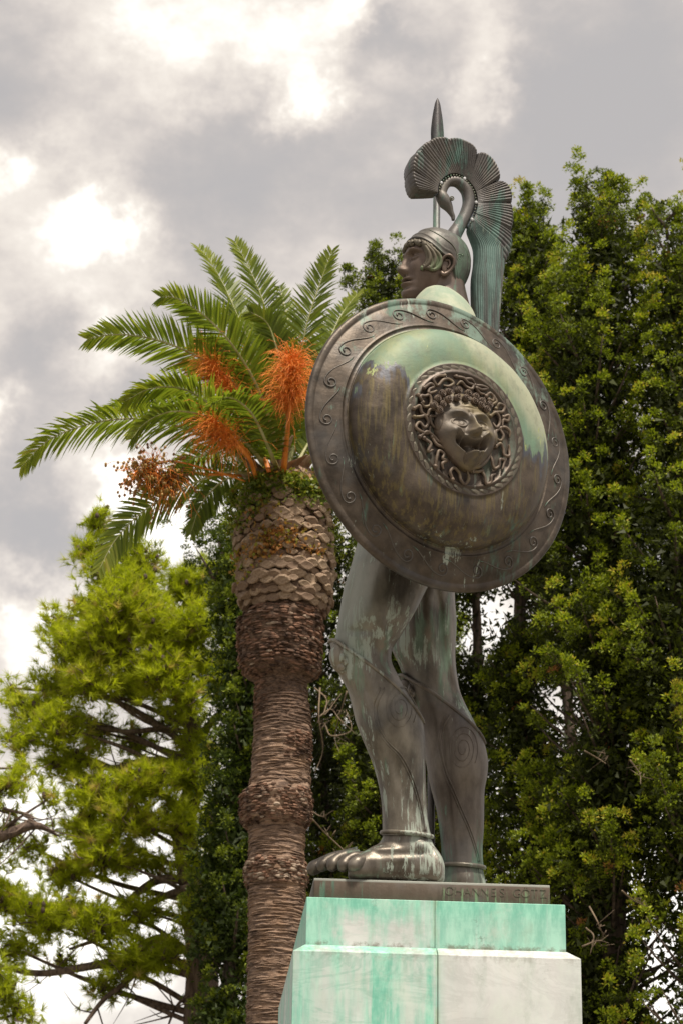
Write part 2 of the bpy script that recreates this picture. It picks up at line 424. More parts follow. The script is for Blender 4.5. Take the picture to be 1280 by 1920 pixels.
def panel(name, x0, x1, z0, z1, side, Lx, Dy, off, t, mat, chamfer=0, m0=False, m1=False, gap=.0025):
    """a facing slab with mitred outer corners; side 0 front 1 right 2 back 3 left, coordinates along the side"""
    g0 = 0 if m0 else gap; g1 = 0 if m1 else gap
    a0, a1 = x0 + g0, x1 - g1; b0 = a0 + (t if m0 else 0); b1 = a1 - (t if m1 else 0)
    e = gap
    pts = [(a0, 0, z0 + e), (a1, 0, z0 + e), (b1, t, z0 + e), (b0, t, z0 + e)]
    top = z1 - e * (0 if chamfer else 1)
    pts += [(a0, 0, top), (a1, 0, top), (b1, t, top + chamfer), (b0, t, top + chamfer)]
    out = []
    for (u, w, z) in pts:
        if side == 0: q = (u, w)
        elif side == 1: q = (Lx - w, u)
        elif side == 2: q = (Lx - u, Dy - w)
        else: q = (w, Dy - u)
        out.append((q[0] + off, q[1] + off, z))
    F = [(0, 3, 2, 1), (4, 5, 6, 7), (0, 1, 5, 4), (1, 2, 6, 5), (2, 3, 7, 6), (3, 0, 4, 7)]
    me = mesh_np(name, out, F, mat, smooth=False)
    o = obj(name, me, pedestal, ped_root_M)
    bv = o.modifiers.new('bevel', 'BEVEL'); bv.width = .004; bv.segments = 2; bv.limit_method = 'ANGLE'
    return o
split_front = 1.118
zs = [0, 1.25, 2.5, 3.55, zA]
for ci in range(4):
    z0, z1 = zs[ci], zs[ci + 1]; ch = CH if ci == 3 else 0
    sp = split_front if ci % 2 else .75
    for side, Lw in ((0, PL), (1, PD), (2, PL), (3, PD)):
        s = sp if side in (0,) else Lw * .5 + (.3 if ci % 2 else -.3)
        panel('marble_panel', 0, s, z0, z1, side, PL, PD, 0, INS, M_low, ch, True, False)
        panel('marble_panel', s, Lw, z0, z1, side, PL, PD, 0, INS, M_low, ch, False, True)
# upper course
o2 = INS + .004; L2, D2 = PL - 2 * o2, PD - 2 * o2
zU0 = zA + CH + .002
for side, Lw in ((0, L2), (1, D2), (2, L2), (3, D2)):
    s = split_front - o2 - .012 if side == 0 else Lw * .5
    panel('marble_panel', 0, s, zU0 - .04, zG1, side, L2, D2, o2, .09, M_up, 0, True, False, .0012)
    panel('marble_panel', s, Lw, zU0 - .04, zG1, side, L2, D2, o2, .09, M_up, 0, False, True, .0012)
def boxv(x0, y0, z0, x1, y1, z1):
    V = np.array([(x0, y0, z0), (x1, y0, z0), (x1, y1, z0), (x0, y1, z0), (x0, y0, z1), (x1, y0, z1), (x1, y1, z1), (x0, y1, z1)])
    F = np.array([(0, 3, 2, 1), (4, 5, 6, 7), (0, 1, 5, 4), (1, 2, 6, 5), (2, 3, 7, 6), (3, 0, 4, 7)])
    return V, F
V, F = boxv(.093, .093, 0.0, PL - .093, PD - .093, zA - .02); obj('core', mesh_np('core', V, F, M_core, False), pedestal, ped_root_M)
V, F = boxv(o2 + .088, o2 + .088, zA - .018, PL - o2 - .088, PD - o2 - .088, zG1 - .004); obj('top_slab', mesh_np('top_slab', V, F, M_up, False), pedestal, ped_root_M)
# two bronze letters of the inscription on the left face, seen from the side
M_let = bronze('letter_bronze', g_amt=.8)
for k, (dpt, wd) in enumerate(((.62, .16), (.98, .05), (1.28, .18))):
    V, F = boxv(-.028, dpt, zA - .95, -.001, dpt + .035, zA - .55)
    a = Acc().add(V, F)
    if k == 0:
        V, F = boxv(-.0275, dpt + .036, zA - .95, -.0015, dpt + .15, zA - .915); a.add(V, F)
    if k == 2:
        V, F = boxv(-.0275, dpt + .036, zA - .585, -.0015, dpt + .15, zA - .552); a.add(V, F)
        V, F = boxv(-.0275, dpt + .036, zA - .78, -.0015, dpt + .12, zA - .75); a.add(V, F)
    obj('bronze_letter', a.mesh('bronze_letter', M_let, False), pedestal, ped_root_M)

# ================================================================== bronze statue
BASE_Z0 = zG1 + .002
sx, sy = BR1[0] + .9, BR1[1] + .9
SR = Matrix.Translation((sx, sy, BASE_Z0)) @ Matrix.Rotation(PHI, 4, 'Z')
statue = empty('bronze_statue', SR)
tag(statue, 'bronze warrior statue with helmet, spear and round shield on the marble pedestal', 'statue')
BM = Matrix.Translation((BR0[0], BR0[1], BASE_Z0)) @ Matrix.Rotation(PHI, 4, 'Z')
def basex(m, col, r, met):
    x, y, z = m.xyz()
    s = m.noise(1.0, 7, .65, (26, 26, 1.6), (3, 1, 2)); k = m.step(m.math('MULTIPLY_ADD', m.step(x, .9, 1.1), .12, s), .62, .72)
    k = m.math('MULTIPLY', k, m.math('SUBTRACT', 1.0, m.step(z, .08, .125)))
    col = m.mix(m.math('MULTIPLY', k, .75), col, (.20, .32, .17))
    col = m.mix(m.step(z, .138, .146), col, (.26, .27, .24))
    return col, r, met
M_base = bronze('base_bronze', (.085, .06, .042), (.13, .10, .075), g_amt=.1, p_amt=.1, metal=.2, rough=.5, extra=basex)
BLX = 1.872; BDY = 2.05; BH = float(BR1[2] - BASE_Z0)
print('base h', BH)
V, F = boxv(0, 0, 0, BLX, BDY, BH)
bo = obj('base', mesh_np('base', V, F, M_base, False), statue, BM)
bv = bo.modifiers.new('bevel', 'BEVEL'); bv.width = .006; bv.segments = 2
M_dark = simple('engraved_bronze', (.07, .055, .04), .7, .2, (.15, .17, .11), 30)
word = 'IOHANNES GÖTZ'; adv = .83 / 12.2; xl_ = 1.0
fcache = {}
for ch_ in word:
    wch = {'I': .55, ' ': .75}.get(ch_, 1.02)
    if ch_ != ' ':
        if ch_ not in fcache:
            tcv = bpy.data.curves.new('letter', 'FONT'); tcv.body = ch_; tcv.size = .115; tcv.extrude = .002; tcv.offset = -.0022; tcv.align_x = 'CENTER'
            tmp = bpy.data.objects.new('tmp', tcv); COL.objects.link(tmp)
            dg = bpy.context.evaluated_depsgraph_get(); dg.update()
            lme = bpy.data.meshes.new_from_object(tmp.evaluated_get(dg)); bpy.data.objects.remove(tmp)
            lme.name = 'letter'; lme.materials.clear(); lme.materials.append(M_dark)
            for v_ in lme.vertices: v_.co.x *= .84; v_.co.y *= .86
            fcache[ch_] = lme
        obj('letter', fcache[ch_], bo, BM @ Matrix.Translation((xl_ + adv * wch / 2, -.0015, BH - .105)) @ Matrix.Rotation(pi / 2, 4, 'X'))
    xl_ += adv * wch
# ------------------------------------------------------------------ body
def bodyx(m, col, r, met):
    x, y, z = m.xyz()
    # shoulder and thigh fronts are paler, greener
    n = m.noise(3, 6, .6, (1, 1, .6), (3, 3, 3))
    sh = m.step(m.math('MULTIPLY_ADD', n, .25, z), 10.0, 10.25)
    col = m.mix(m.math('MULTIPLY', sh, .9), col, m.mix(m.step(n, .4, .6), (.27, .35, .26), (.42, .45, .33)))
    fr = m.math('SUBTRACT', 1.0, m.step(m.math('MULTIPLY_ADD', n, .4, x), .25, .65))
    fr = m.math('MULTIPLY', fr, m.math('MULTIPLY', m.step(z, 7.2, 7.7), m.math('SUBTRACT', 1.0, m.step(z, 9.6, 10))))
    col = m.mix(m.math('MULTIPLY', fr, .55), col, (.24, .27, .22))
    met = m.math('MULTIPLY', met, m.math('SUBTRACT', 1.0, sh)); r = m.math('MULTIPLY_ADD', sh, .2, r)
    return col, r, met
M_body = bronze('body_bronze', (.072, .058, .046), (.25, .22, .18), green=(.17, .26, .19), g_amt=.40, p_amt=.84, metal=.6, rough=.33, extra=bodyx)

M_head = bronze('head_bronze', (.095, .065, .05), (.20, .15, .12), g_amt=.15, p_amt=.35, metal=.5, rough=.36, streak=(9, 9, 2))
class Limb:
    """rows: py, left px, right px, Y of the axis, depth radius (m)"""
    def __init__(s, rows): s.r = np.array(rows, float)
    def at(s, py): return hermite(np.atleast_1d(py), s.r[:, 0], s.r[:, 1:])
    def pt(s, th, py, off=0.0):
        """th: 0 = right outline, pi/2 = nearest the viewer, pi = left outline"""
        py = np.atleast_1d(np.asarray(py, float)); th = np.atleast_1d(th)
        py, th = np.broadcast_arrays(py, th)
        q = s.at(py.ravel()); xl, xr, Y, b = q.T; mid = (xl + xr) / 2; hw = (xr - xl) / 2
        opx = off * 230
        t = th.ravel()
        return P(mid + (hw + opx) * np.cos(t), py.ravel(), Y - (b + off) * np.sin(t)).reshape(py.shape + (3,))
    def mesh(s, n=60, ns=28):
        y = np.linspace(s.r[0, 0], s.r[-1, 0], n); th = np.arange(ns) * 2 * pi / ns
        V = s.pt(th[None, :], y[:, None]).reshape(-1, 3); F = grid_faces(n, ns); V, F3 = caps(n, ns, V)
        return V, F, F3
    def onsurf(s, px, py, off=.006):
        q = s.at(py); xl, xr = q[:, 0], q[:, 1]; mid = (xl + xr) / 2; hw = (xr - xl) / 2
        c = np.clip((np.asarray(px) - mid) / hw, -.985, .985)
        return s.pt(np.arccos(c), py, off)
YN, YF = 18.0, 18.85
near_leg = Limb([(930, 690, 850, YN + .12, .36), (980, 680, 848, YN + .1, .37), (1030, 666, 838, YN + .06, .36), (1060, 657, 824, YN + .04, .34), (1100, 645, 801, YN + .02, .31),
    (1150, 636, 776, YN, .275), (1195, 628, 750, YN, .235), (1215, 626, 737, YN, .215), (1240, 631, 734, YN, .21), (1262, 637, 744, YN, .215), (1290, 652, 758, YN, .225),
    (1328, 663, 780, YN, .24), (1359, 671, 790, YN, .235), (1387, 682, 793, YN, .225), (1434, 701, 794, YN, .20), (1496, 716, 796, YN, .172), (1540, 719, 799, YN, .165), (1568, 717, 805, YN, .17),
    (1590, 705, 815, YN, .175), (1610, 696, 824, YN, .18), (1632, 690, 830, YN, .17), (1642, 694, 829, YN, .15)])
far_leg = Limb([(930, 760, 880, YF - .1, .36), (1000, 768, 864, YF - .05, .36), (1060, 762, 856, YF, .33), (1110, 752, 852, YF, .30), (1175, 738, 855, YF, .27), (1219, 734, 853, YF, .24), (1244, 746, 854, YF, .225),
    (1272, 757, 857, YF, .22), (1297, 765, 862, YF, .22), (1322, 777, 873, YF, .225), (1353, 787, 889, YF, .235), (1387, 793, 902, YF, .24), (1427, 800, 911, YF, .24), (1452, 804, 910, YF, .235),
    (1480, 810, 905, YF, .22), (1515, 819, 904, YF, .20), (1559, 826, 903, YF, .175), (1590, 829, 901, YF, .165), (1625, 829, 903, YF, .165), (1650, 826, 908, YF, .18), (1662, 824, 911, YF, .17)])
trunk = Limb([(548, 815, 845, 18.42, .14), (565, 792, 868, 18.45, .34), (590, 772, 888, 18.5, .58), (640, 742, 900, 18.5, .62), (700, 726, 902, 18.48, .55), (780, 728, 892, 18.45, .47), (850, 736, 880, 18.42, .40),
    (920, 728, 880, 18.42, .44), (980, 716, 880, 18.42, .50), (1040, 730, 862, 18.42, .42), (1075, 760, 840, 18.45, .2)])
pieces = [near_leg.mesh(90, 32), far_leg.mesh(90, 32), trunk.mesh(60, 40)]
# neck, shoulders, arms
HC = P(812, 507, 18.35)                                       # head centre
pieces.append(tube([HC + np.array([.05, 0, .05]), HC + np.array([.10, .03, -.25]), HC + np.array([.12, .08, -.62])], [.20, .205, .28], 24, 12))
shoulder = Limb([(534.6, 812, 824, 18.06, .05), (538, 801, 838, 18.06, .12), (545, 791, 851, 18.06, .17), (556, 780, 866, 18.05, .23), (572, 772, 880, 18.04, .28), (600, 764, 893, 18.02, .31), (640, 768, 888, 18.0, .29), (690, 778, 876, 17.98, .24), (720, 785, 868, 17.98, .16)])
pieces.append(shoulder.mesh(40, 28))
pieces.append(tube([P(828, 640, 17.98), P(832, 720, 17.95), P(840, 800, 17.85), P(838, 835, 17.72), P(820, 842, 17.55)], [.24, .21, .18, .155, .12], 20, 24))
pieces.append(tube([P(835, 585, 18.95), P(828, 600, 19.1), P(836, 700, 19.25), P(838, 745, 19.25), P(818, 775, 19.15), P(806, 800, 19.02)], [.24, .25, .19, .16, .13, .09], 20, 26))
hand_c = P(805, 812, 18.98)
pieces.append(ellipsoid(hand_c, (.075, .13, .12)))
for k in range(4):
    b = hand_c + np.array([.02, -.07 + .03 * k, .085 - .058 * k])
    pieces.append(tube([b, b + [-.09, -.05, 0], b + [-.13, .03, -.01], b + [-.06, .09, -.015]], [.036, .034, .031, .026], 10, 10))
pieces.append(tube([hand_c + [.05, -.05, .06], hand_c + [.0, -.12, .09], hand_c + [-.07, -.10, .07]], [.04, .036, .028], 10, 8))
# left hand on the shield grip
gh = P(822, 838, 17.5)
pieces.append(ellipsoid(gh, (.10, .09, .11)))
for k in range(4):
    b = gh + np.array([-.02 - .0 * k, -.03, .085 - .055 * k]); pieces.append(tube([b, b + [-.10, -.04, 0], b + [-.14, .04, 0], b + [-.08, .08, 0]], [.035, .033, .03, .026], 10, 8))
# near foot
foot = []
cols = np.array([  # px, ytop, ybot, Y, depth radius
    (652, 1611, 1641, 17.90, .10), (662, 1605, 1642, 17.90, .155), (680, 1597, 1642.5, 17.92, .175), (700, 1586, 1643, 17.94, .18), (720, 1578, 1643, 17.96, .175), (745, 1572, 1643.5, 17.97, .165),
    (775, 1575, 1644, 17.98, .155), (800, 1580, 1645, 17.98, .15), (818, 1592, 1645.5, 17.98, .14), (828, 1608, 1645, 17.98, .11), (832.5, 1622, 1640, 17.98, .05)])
n, ns = 50, 28
q = hermite(np.linspace(652, 832.5, n), cols[:, 0], cols[:, 1:]); q[:, 1] += 6 + 40 * (q[:, 2] - 17.85); xx = np.linspace(652, 832.5, n); th = np.arange(ns) * 2 * pi / ns
ct = np.sign(np.cos(th)) * np.abs(np.cos(th)) ** .8; st = np.sign(np.sin(th)) * np.abs(np.sin(th)) ** .75
V = P(xx[:, None] + 0 * th, ((q[:, 0] + q[:, 1]) / 2)[:, None] + ((q[:, 1] - q[:, 0]) / 2)[:, None] * ct, q[:, 2][:, None] - q[:, 3][:, None] * st).reshape(-1, 3)
F = grid_faces(n, ns); V, F3 = caps(n, ns, V); pieces.append((V, F, F3))
toes = []
# toes: little toe nearest, big toe farthest and longest
for (pts, rad) in (
    ([(690, 1618, 17.84), (676, 1615, 17.79), (668, 1620, 17.77), (661, 1629, 17.765), (659, 1634, 17.765)], [.06, .052, .060, .050, .028]),
    ([(680, 1608, 17.90), (662, 1607, 17.86), (650, 1614, 17.84), (643, 1625, 17.82), (640, 1633, 17.815)], [.05, .043, .046, .050, .026]),
    ([(672, 1604, 17.98), (646, 1605, 17.95), (631, 1612, 17.92), (623, 1624, 17.90), (620, 1632, 17.895)], [.05, .044, .046, .051, .028]),
    ([(668, 1603, 18.06), (632, 1606, 18.04), (613, 1614, 18.01), (604, 1625, 17.99), (601, 1632, 17.985)], [.05, .045, .047, .050, .028]),
    ([(672, 1603, 18.14), (625, 1612, 18.15), (600, 1621, 18.12), (587, 1630, 18.10), (583, 1637, 18.09)], [.07, .056, .054, .056, .034])):
    toes.append(tube([P(*a) for a in pts], rad, 20, 40))
# ankle bone, heel tendon, knee back
pieces.append(ellipsoid(P(789, 1588, 17.86), (.055, .05, .055)))
# far foot (forefoot hidden behind the base edge)
bz = BASE_Z0 + BH
fa = P(866, 1650, YF)
pieces.append(tube([np.array([fa[0] + .14, YF, bz + .10]), np.array([fa[0] + .02, YF, bz + .16]), np.array([fa[0] - .25, YF + .12, bz + .12]), np.array([fa[0] - .55, YF + .28, bz + .075]), np.array([fa[0] - .68, YF + .34, bz + .055])],
                   [.10, .17, .15, .10, .06], 20, 24))
for k in range(5):
    a = np.array([fa[0] - .55, YF + .28, bz + .06]) + np.array([.06, .12, 0]) * (k - 2) * .75
    pieces.append(tube([a, a + [-.12, .05, .0], a + [-.2 + .02 * abs(k - 3), .09, -.015]], [.05, .046, .035], 10, 8))
ac = Acc()
for V, F4, F3 in pieces: ac.add(V, F4, F3)
tm = ac.mesh('tmp_body', None); to = bpy.data.objects.new('tmp_body', tm); COL.objects.link(to)
md = to.modifiers.new('r', 'REMESH'); md.mode = 'VOXEL'; md.voxel_size = .0185; md.use_smooth_shade = True
ms = to.modifiers.new('s', 'SMOOTH'); ms.factor = .5; ms.iterations = 3
dg = bpy.context.evaluated_depsgraph_get(); dg.update()
bme = bpy.data.meshes.new_from_object(to.evaluated_get(dg)); bpy.data.objects.remove(to)
BV = np.empty(len(bme.vertices) * 3, np.float32); bme.vertices.foreach_get('co', BV); BV = BV.reshape(-1, 3).astype(float)
BF = [tuple(p.vertices) for p in bme.polygons]; BF4 = np.array([f for f in BF if len(f) == 4]); BF3 = np.array([f for f in BF if len(f) == 3]).reshape(-1, 3)
# tendons and muscle relief
BV[:, 2] = np.maximum(BV[:, 2], BASE_Z0 + BH - .003)
DENTS = [  # px, py, rx, ry, lean (px per px), amount towards the viewer (m), far limit Y
    (688, 1140, 20, 42, -.15, .035, YN), (655, 1130, 10, 55, -.2, -.018, YN), (672, 1182, 26, 9, -.5, -.030, YN), (706, 1215, 8, 30, .2, -.026, YN), (722, 1195, 5, 42, .2, .022, YN), (735, 1120, 14, 60, -.35, -.022, YN), (700, 1070, 30, 60, -.1, .022, YN),
    (690, 1300, 7, 60, .45, -.018, YN), (680, 1380, 5, 80, .32, .016, YN), (752, 1340, 24, 60, .2, .026, YN), (745, 1450, 8, 60, .3, -.016, YN), (792, 1520, 4, 50, .05, -.016, YN), (725, 1500, 6, 60, .1, .012, YN),
    (770, 1600, 26, 5, -.1, -.012, YN), (740, 1612, 30, 6, 0, .012, YN), (705, 1600, 12, 8, .6, -.012, YN), (725, 1592, 30, 5, .7, .014, YN), (812, 1605, 5, 22, .3, -.014, YN),
    (800, 1150, 12, 70, .12, .030, YF), (825, 1170, 7, 80, .1, -.030, YF), (843, 1190, 7, 70, .05, .020, YF), (842, 1270, 6, 34, .15, -.022, YF), (855, 1285, 5, 40, .2, .018, YF), (815, 1250, 12, 30, .3, .016, YF),
    (832, 1400, 6, 70, .1, -.022, YF), (872, 1400, 24, 56, .05, .024, YF), (868, 1490, 10, 40, -.1, -.018, YF), (845, 1520, 7, 70, .1, .016, YF), (893, 1560, 4, 60, 0, -.014, YF)]
def sculpt(V):
    V = V.copy(); d = V - CAM; z_ = d @ FWD; px = 640 + FPX * (d @ RGT) / z_; py = 960 - FPX * (d @ UPV) / z_
    for x_, y_, rx, ry, sl, am, yl in DENTS:
        w = np.exp(-((px - x_ - (py - y_) * sl) / rx) ** 2 - ((py - y_) / ry) ** 2) * np.clip((yl + .08 - V[:, 1]) / .12, 0, 1) * (V[:, 1] > yl - .6)
        V[:, 1] -= am * w
    return V
BV = sculpt(BV)
BV = BV + (vnoise(BV, 3.5, 2) * .012)[:, None] * np.array([1, 1, 0])

# ------------------------------------------------------------------ head
PSI, HPITCH, HROLL = radians(20), radians(6), radians(6)
KH = 3.05
fw = np.array([-cos(PSI), -sin(PSI), 0]); lf = np.array([sin(PSI), -cos(PSI), 0]); up = np.array([0, 0, 1.0])
fw2 = fw * cos(HPITCH) + up * sin(HPITCH); up2 = up * cos(HPITCH) - fw * sin(HPITCH)
up3 = up2 * cos(HROLL) + lf * sin(HROLL); lf3 = lf * cos(HROLL) - up2 * sin(HROLL)
HAX = np.stack([fw2, lf3, up3])                                # rows: forward, left, up
HS = HC + np.array([0, 0, .0])
def hw(p): return HS + (np.asarray(p) * KH) @ HAX
zz = np.array([-.118, -.112, -.10, -.085, -.07, -.05, -.03, -.01, .01, .03, .05, .07, .09, .105, .115, .1195])
ff_ = np.array([.050, .074, .083, .080, .081, .084, .086, .087, .0885, .0905, .089, .082, .067, .048, .026, .004])
bb_ = np.array([.010, .012, .02, .035, .05, .065, .078, .088, .095, .098, .097, .090, .076, .056, .030, .004])
ww_ = np.array([.018, .030, .044, .053, .059, .065, .069, .072, .0745, .0755, .0745, .069, .058, .042, .023, .004])
def G(x, c, s): return np.exp(-((x - c) / s) ** 2)
def headsurf(th, z, feat=True, off=0):
    f = hermite(z.ravel(), zz, ff_).reshape(z.shape); b = hermite(z.ravel(), zz, bb_).reshape(z.shape); w = hermite(z.ravel(), zz, ww_).reshape(z.shape)
    c, s = np.cos(th), np.sin(th)
    r = np.where(c > 0, f, b)
    ex = 2.0 / 2.25
    x = np.sign(c) * np.abs(c) ** ex * (r + off); y = np.sign(s) * np.abs(s) ** ex * (w + off)
    Z = z.copy()
    if feat:
        front = np.clip(c * 2.5, 0, 1)
        ay = np.abs(y)
        # nose
        nz = hermite(z.ravel(), np.array([-.06, -.045, -.040, -.034, -.028, -.018, .0, .018, .034, .05]), np.array([0, .001, .012, .024, .0275, .0235, .0145, .008, .003, 0])).reshape(z.shape)
        nw = hermite(z.ravel(), np.array([-.06, -.040, -.030, -.015, .0, .02, .05]), np.array([.010, .0155, .0150, .0115, .009, .0085, .012])).reshape(z.shape)
        dx = nz * np.exp(-(ay / nw) ** 2.6)
        dx += .0075 * G(ay, .0155, .0055) * G(z, -.033, .0085)                      # alae
        dx -= .004 * G(ay, .008, .004) * G(z, -.0415, .003)
        # sockets, lids, brows
        dx -= .0235 * G(ay, .030, .0175) * G(z, .0125, .0120)
        dx -= .006 * G(ay, .0165, .008) * G(z, .014, .011)
        dx += .0175 * np.exp(-(((ay - .031) / .0125) ** 2 + ((z - .0105) / .0085) ** 2) ** 1.3)
        lid = ((ay - .031) / .0165) ** 2 + ((z - .0105) / .0082) ** 2
        dx += .0042 * G(lid, 1.0, .28)
        dx += .0095 * G(z - .032 + .25 * (ay - .03) ** 2 / .03, 0, .0065) * G(ay, .033, .022)
        # cheeks, lips, chin
        dx += .004 * G(ay, .042, .018) * G(z, -.018, .018)
        dx -= .003 * G(ay, .032, .010) * G(z, -.055, .016)
        m_ = np.exp(-(ay / .0245) ** 3)
        dx += m_ * (.0105 * G(z, -.0555, .0052) + .0120 * G(z, -.0715, .0058) - .0150 * G(z, -.0632, .0030) - .0035 * G(z, -.0825, .006))
        dx -= .004 * G(ay, .0, .0045) * G(z, -.0475, .005)
        dx += .0045 * np.exp(-(ay / .018) ** 2) * G(z, -.098, .011)
        x = x + dx * front
    return np.stack([x, y, Z], -1)
nth, nzv = 220, 200
th = np.linspace(-pi, pi, nth, endpoint=False); th = th - .45 * np.sin(th) * .9           # denser at the face
zg = np.linspace(-.118, .1195, nzv)
TH, ZG = np.meshgrid(th, zg)
HV = headsurf(TH, ZG); V = hw(HV.reshape(-1, 3)); F = grid_faces(nzv, nth); V, F3 = caps(nzv, nth, V)
ac = Acc(); ac.add(BV, BF4, BF3 if len(BF3) else None); ac.add(V, F[:, ::-1], F3[:, ::-1])
for t_ in toes: ac.add(*t_)
bm_ = ac.mesh('body', M_body); bm_.materials.append(M_head)
mi = np.zeros(len(bm_.polygons), np.int32); cc = np.empty(len(bm_.polygons) * 3, np.float32); bm_.polygons.foreach_get('center', cc); cc = cc.reshape(-1, 3)
dd = np.linalg.norm((cc - HC) * [1, 1, .8], axis=1); mi[(dd < .62) & ((cc[:, 1] > 18.14) | (cc[:, 2] > P(812, 540, 18.0)[2]) & (dd < .42))] = 1
bm_.polygons.foreach_set('material_index', mi)
body = obj('body', bm_, statue)
# ear: rim, lobe, hollow
M_helm = bronze('helmet_bronze', (.08, .065, .055), (.14, .135, .12), green=(.16, .26, .19), g_amt=.55, p_amt=.4, metal=.35, rough=.42)
def head_tube(pts, rad, ns=10, n=30, flat=1.0): return tube(hw(pts), np.asarray(rad) * KH if np.ndim(rad) else rad * KH, ns, n, flat=flat)
EY = .078
for sgn in (1, -1):
    e = Acc()
    ez = -.012
    rim = [(.004, EY * sgn, ez - .002), (.006, (EY + .003) * sgn, ez + .012), (.0, (EY + .007) * sgn, ez + .026), (-.012, (EY + .010) * sgn, ez + .032), (-.024, (EY + .012) * sgn, ez + .025), (-.029, (EY + .012) * sgn, ez + .008),
           (-.024, (EY + .009) * sgn, ez - .010), (-.014, (EY + .005) * sgn, ez - .024), (-.004, (EY + .003) * sgn, ez - .030), (.003, (EY + .001) * sgn, ez - .022)]
    e.add(*head_tube(rim, [.003, .004, .0045, .005, .005, .0045, .0045, .006, .007, .004], 10, 40))
    e.add(*head_tube([(-.004, (EY + .002) * sgn, ez + .016), (-.014, (EY + .005) * sgn, ez + .018), (-.019, (EY + .006) * sgn, ez + .006), (-.014, (EY + .004) * sgn, ez - .008)], [.003, .0035, .0035, .003], 8, 20))
    V, F, F3 = ellipsoid((0, 0, 0), (1, 1, 1), None, 16, 10); V = V * np.array([.016, .004, .024]) + np.array([-.012, (EY - .001) * sgn, ez]); e.add(hw(V), F, F3)
    obj('ear', e.mesh('ear', M_head), statue)
# hair: fringe under the helmet rim and the lock before the ear
M_hair = bronze('hair_bronze', (.085, .065, .048), (.16, .14, .10), green=(.24, .33, .18), g_amt=.5, p_amt=.35, metal=.25, rough=.5)
h = Acc()
def rimz(t):            # height of the helmet rim around the head, t = angle from the front
    a = np.abs(t)
    return hermite(np.atleast_1d(a).ravel(), np.array([0, .5, .95, 1.3, 1.55, 1.72, 1.9, 2.15, 2.5, pi]), np.array([.066, .064, .052, .034, .018, .012, -.012, -.045, -.062, -.066])).reshape(np.shape(a))
for sgn in (1, -1):
    for k in range(11):
        a = sgn * (.06 + k * .115); z0 = float(rimz(a)) - .001 - .005 * abs(math.sin(k * 2.1)); kk_ = 1 + .45 * math.sin(k * 3.7 + 1)
        p0 = headsurf(np.array([a]), np.array([z0 + .004]), True, .003)[0]; p1 = headsurf(np.array([a + sgn * .04]), np.array([z0 - .006]), True, .005)[0]; p2 = headsurf(np.array([a + sgn * .10]), np.array([z0 - .013]), True, .003)[0]
        p3 = headsurf(np.array([a + sgn * .13]), np.array([z0 - .009]), True, .003)[0]
        h.add(*head_tube([p0, p1, p2, p3], [.0035, .0065 * kk_, .0058 * kk_, .003], 8, 10))
    for j in range(6):
        jo = (j - 2.2) * .085
        zz_ = np.array([.056, .038, .022, .006, -.010, -.026, -.036 + .004 * j, -.030 + .004 * j]) - .0015 * j
        cv_ = np.array([.86, 1.02, 1.18, 1.26, 1.26, 1.15, 1.02, .95]) + jo * np.array([.5, .8, 1, 1, .95, .8, .5, .3])
        aa = sgn * cv_
        pts = [headsurf(np.array([a]), np.array([z_]), False, .004 + .0035 * (j % 2))[0] for a, z_ in zip(aa, zz_)]
        h.add(*head_tube(pts, [.003, .0052, .0062, .0066, .0068, .0062, .0050, .003], 8, 26))
obj('hair', h.mesh('hair', M_hair), statue)
# helmet shell: cap with rolled rim, coming down behind the ears
nt2, nr2 = 150, 46
t_ = np.linspace(-pi, pi, nt2, endpoint=False); s_ = np.linspace(0, 1, nr2)
rz = rimz(t_)
TT = np.broadcast_to(t_, (nr2, nt2)); ZZ = rz[None, :] + (.1175 - rz[None, :]) * (1 - (1 - s_[:, None]) ** 1.25)
off = .0085 + .012 * np.clip(-np.cos(TT), 0, 1) * np.clip((.05 - ZZ) / .1, 0, 1) + .003 * np.exp(-((ZZ - rz) / .0035) ** 2) + .0022 * np.exp(-((ZZ - rz - .017) / .0022) ** 2)
HVh = headsurf(TT, np.clip(ZZ, -.118, .1195), False, 0)
nrm = HVh * np.array([1, 1, .8]); nrm = nrm / (np.linalg.norm(nrm, axis=-1, keepdims=True) + 1e-9)
HVh = HVh + nrm * off[..., None]; HVh[..., 2] += .004 * (s_[:, None] > .5)
inner = HVh[0] - nrm[0] * .012
V = np.concatenate([inner[None], HVh]).reshape(-1, 3); F = grid_faces(nr2 + 1, nt2)
V = hw(V); n_ = len(V); top = V[-nt2:].mean(0); V = np.vstack([V, top]); j = np.arange(nt2)
F3 = np.stack([(nr2) * nt2 + j, (nr2) * nt2 + (j + 1) % nt2, np.full(nt2, n_)], -1)
helm = obj('helmet', mesh_np('helmet', V, [F, F3], M_helm), statue)
def helm_pt(a, z, o=.0095):
    p = headsurf(np.array([a]), np.array([z]), False, 0)[0]; n = p * np.array([1, 1, .8]); n /= np.linalg.norm(n); return p + n * o
def spiral(c_a, c_z, r0, r1, turns, rad, ph=0, n=50):
    pts = []
    for k in range(n):
        q_ = k / (n - 1); r = r0 + (r1 - r0) * q_; a = ph + turns * 2 * pi * q_
        pts.append(helm_pt(c_a + r * cos(a) / .085, c_z + r * sin(a)))
    return head_tube(pts, rad, 6, None)
M_orn = bronze('ornament_bronze', (.12, .12, .09), (.22, .23, .17), green=(.18, .33, .22), g_amt=.8, metal=.35)
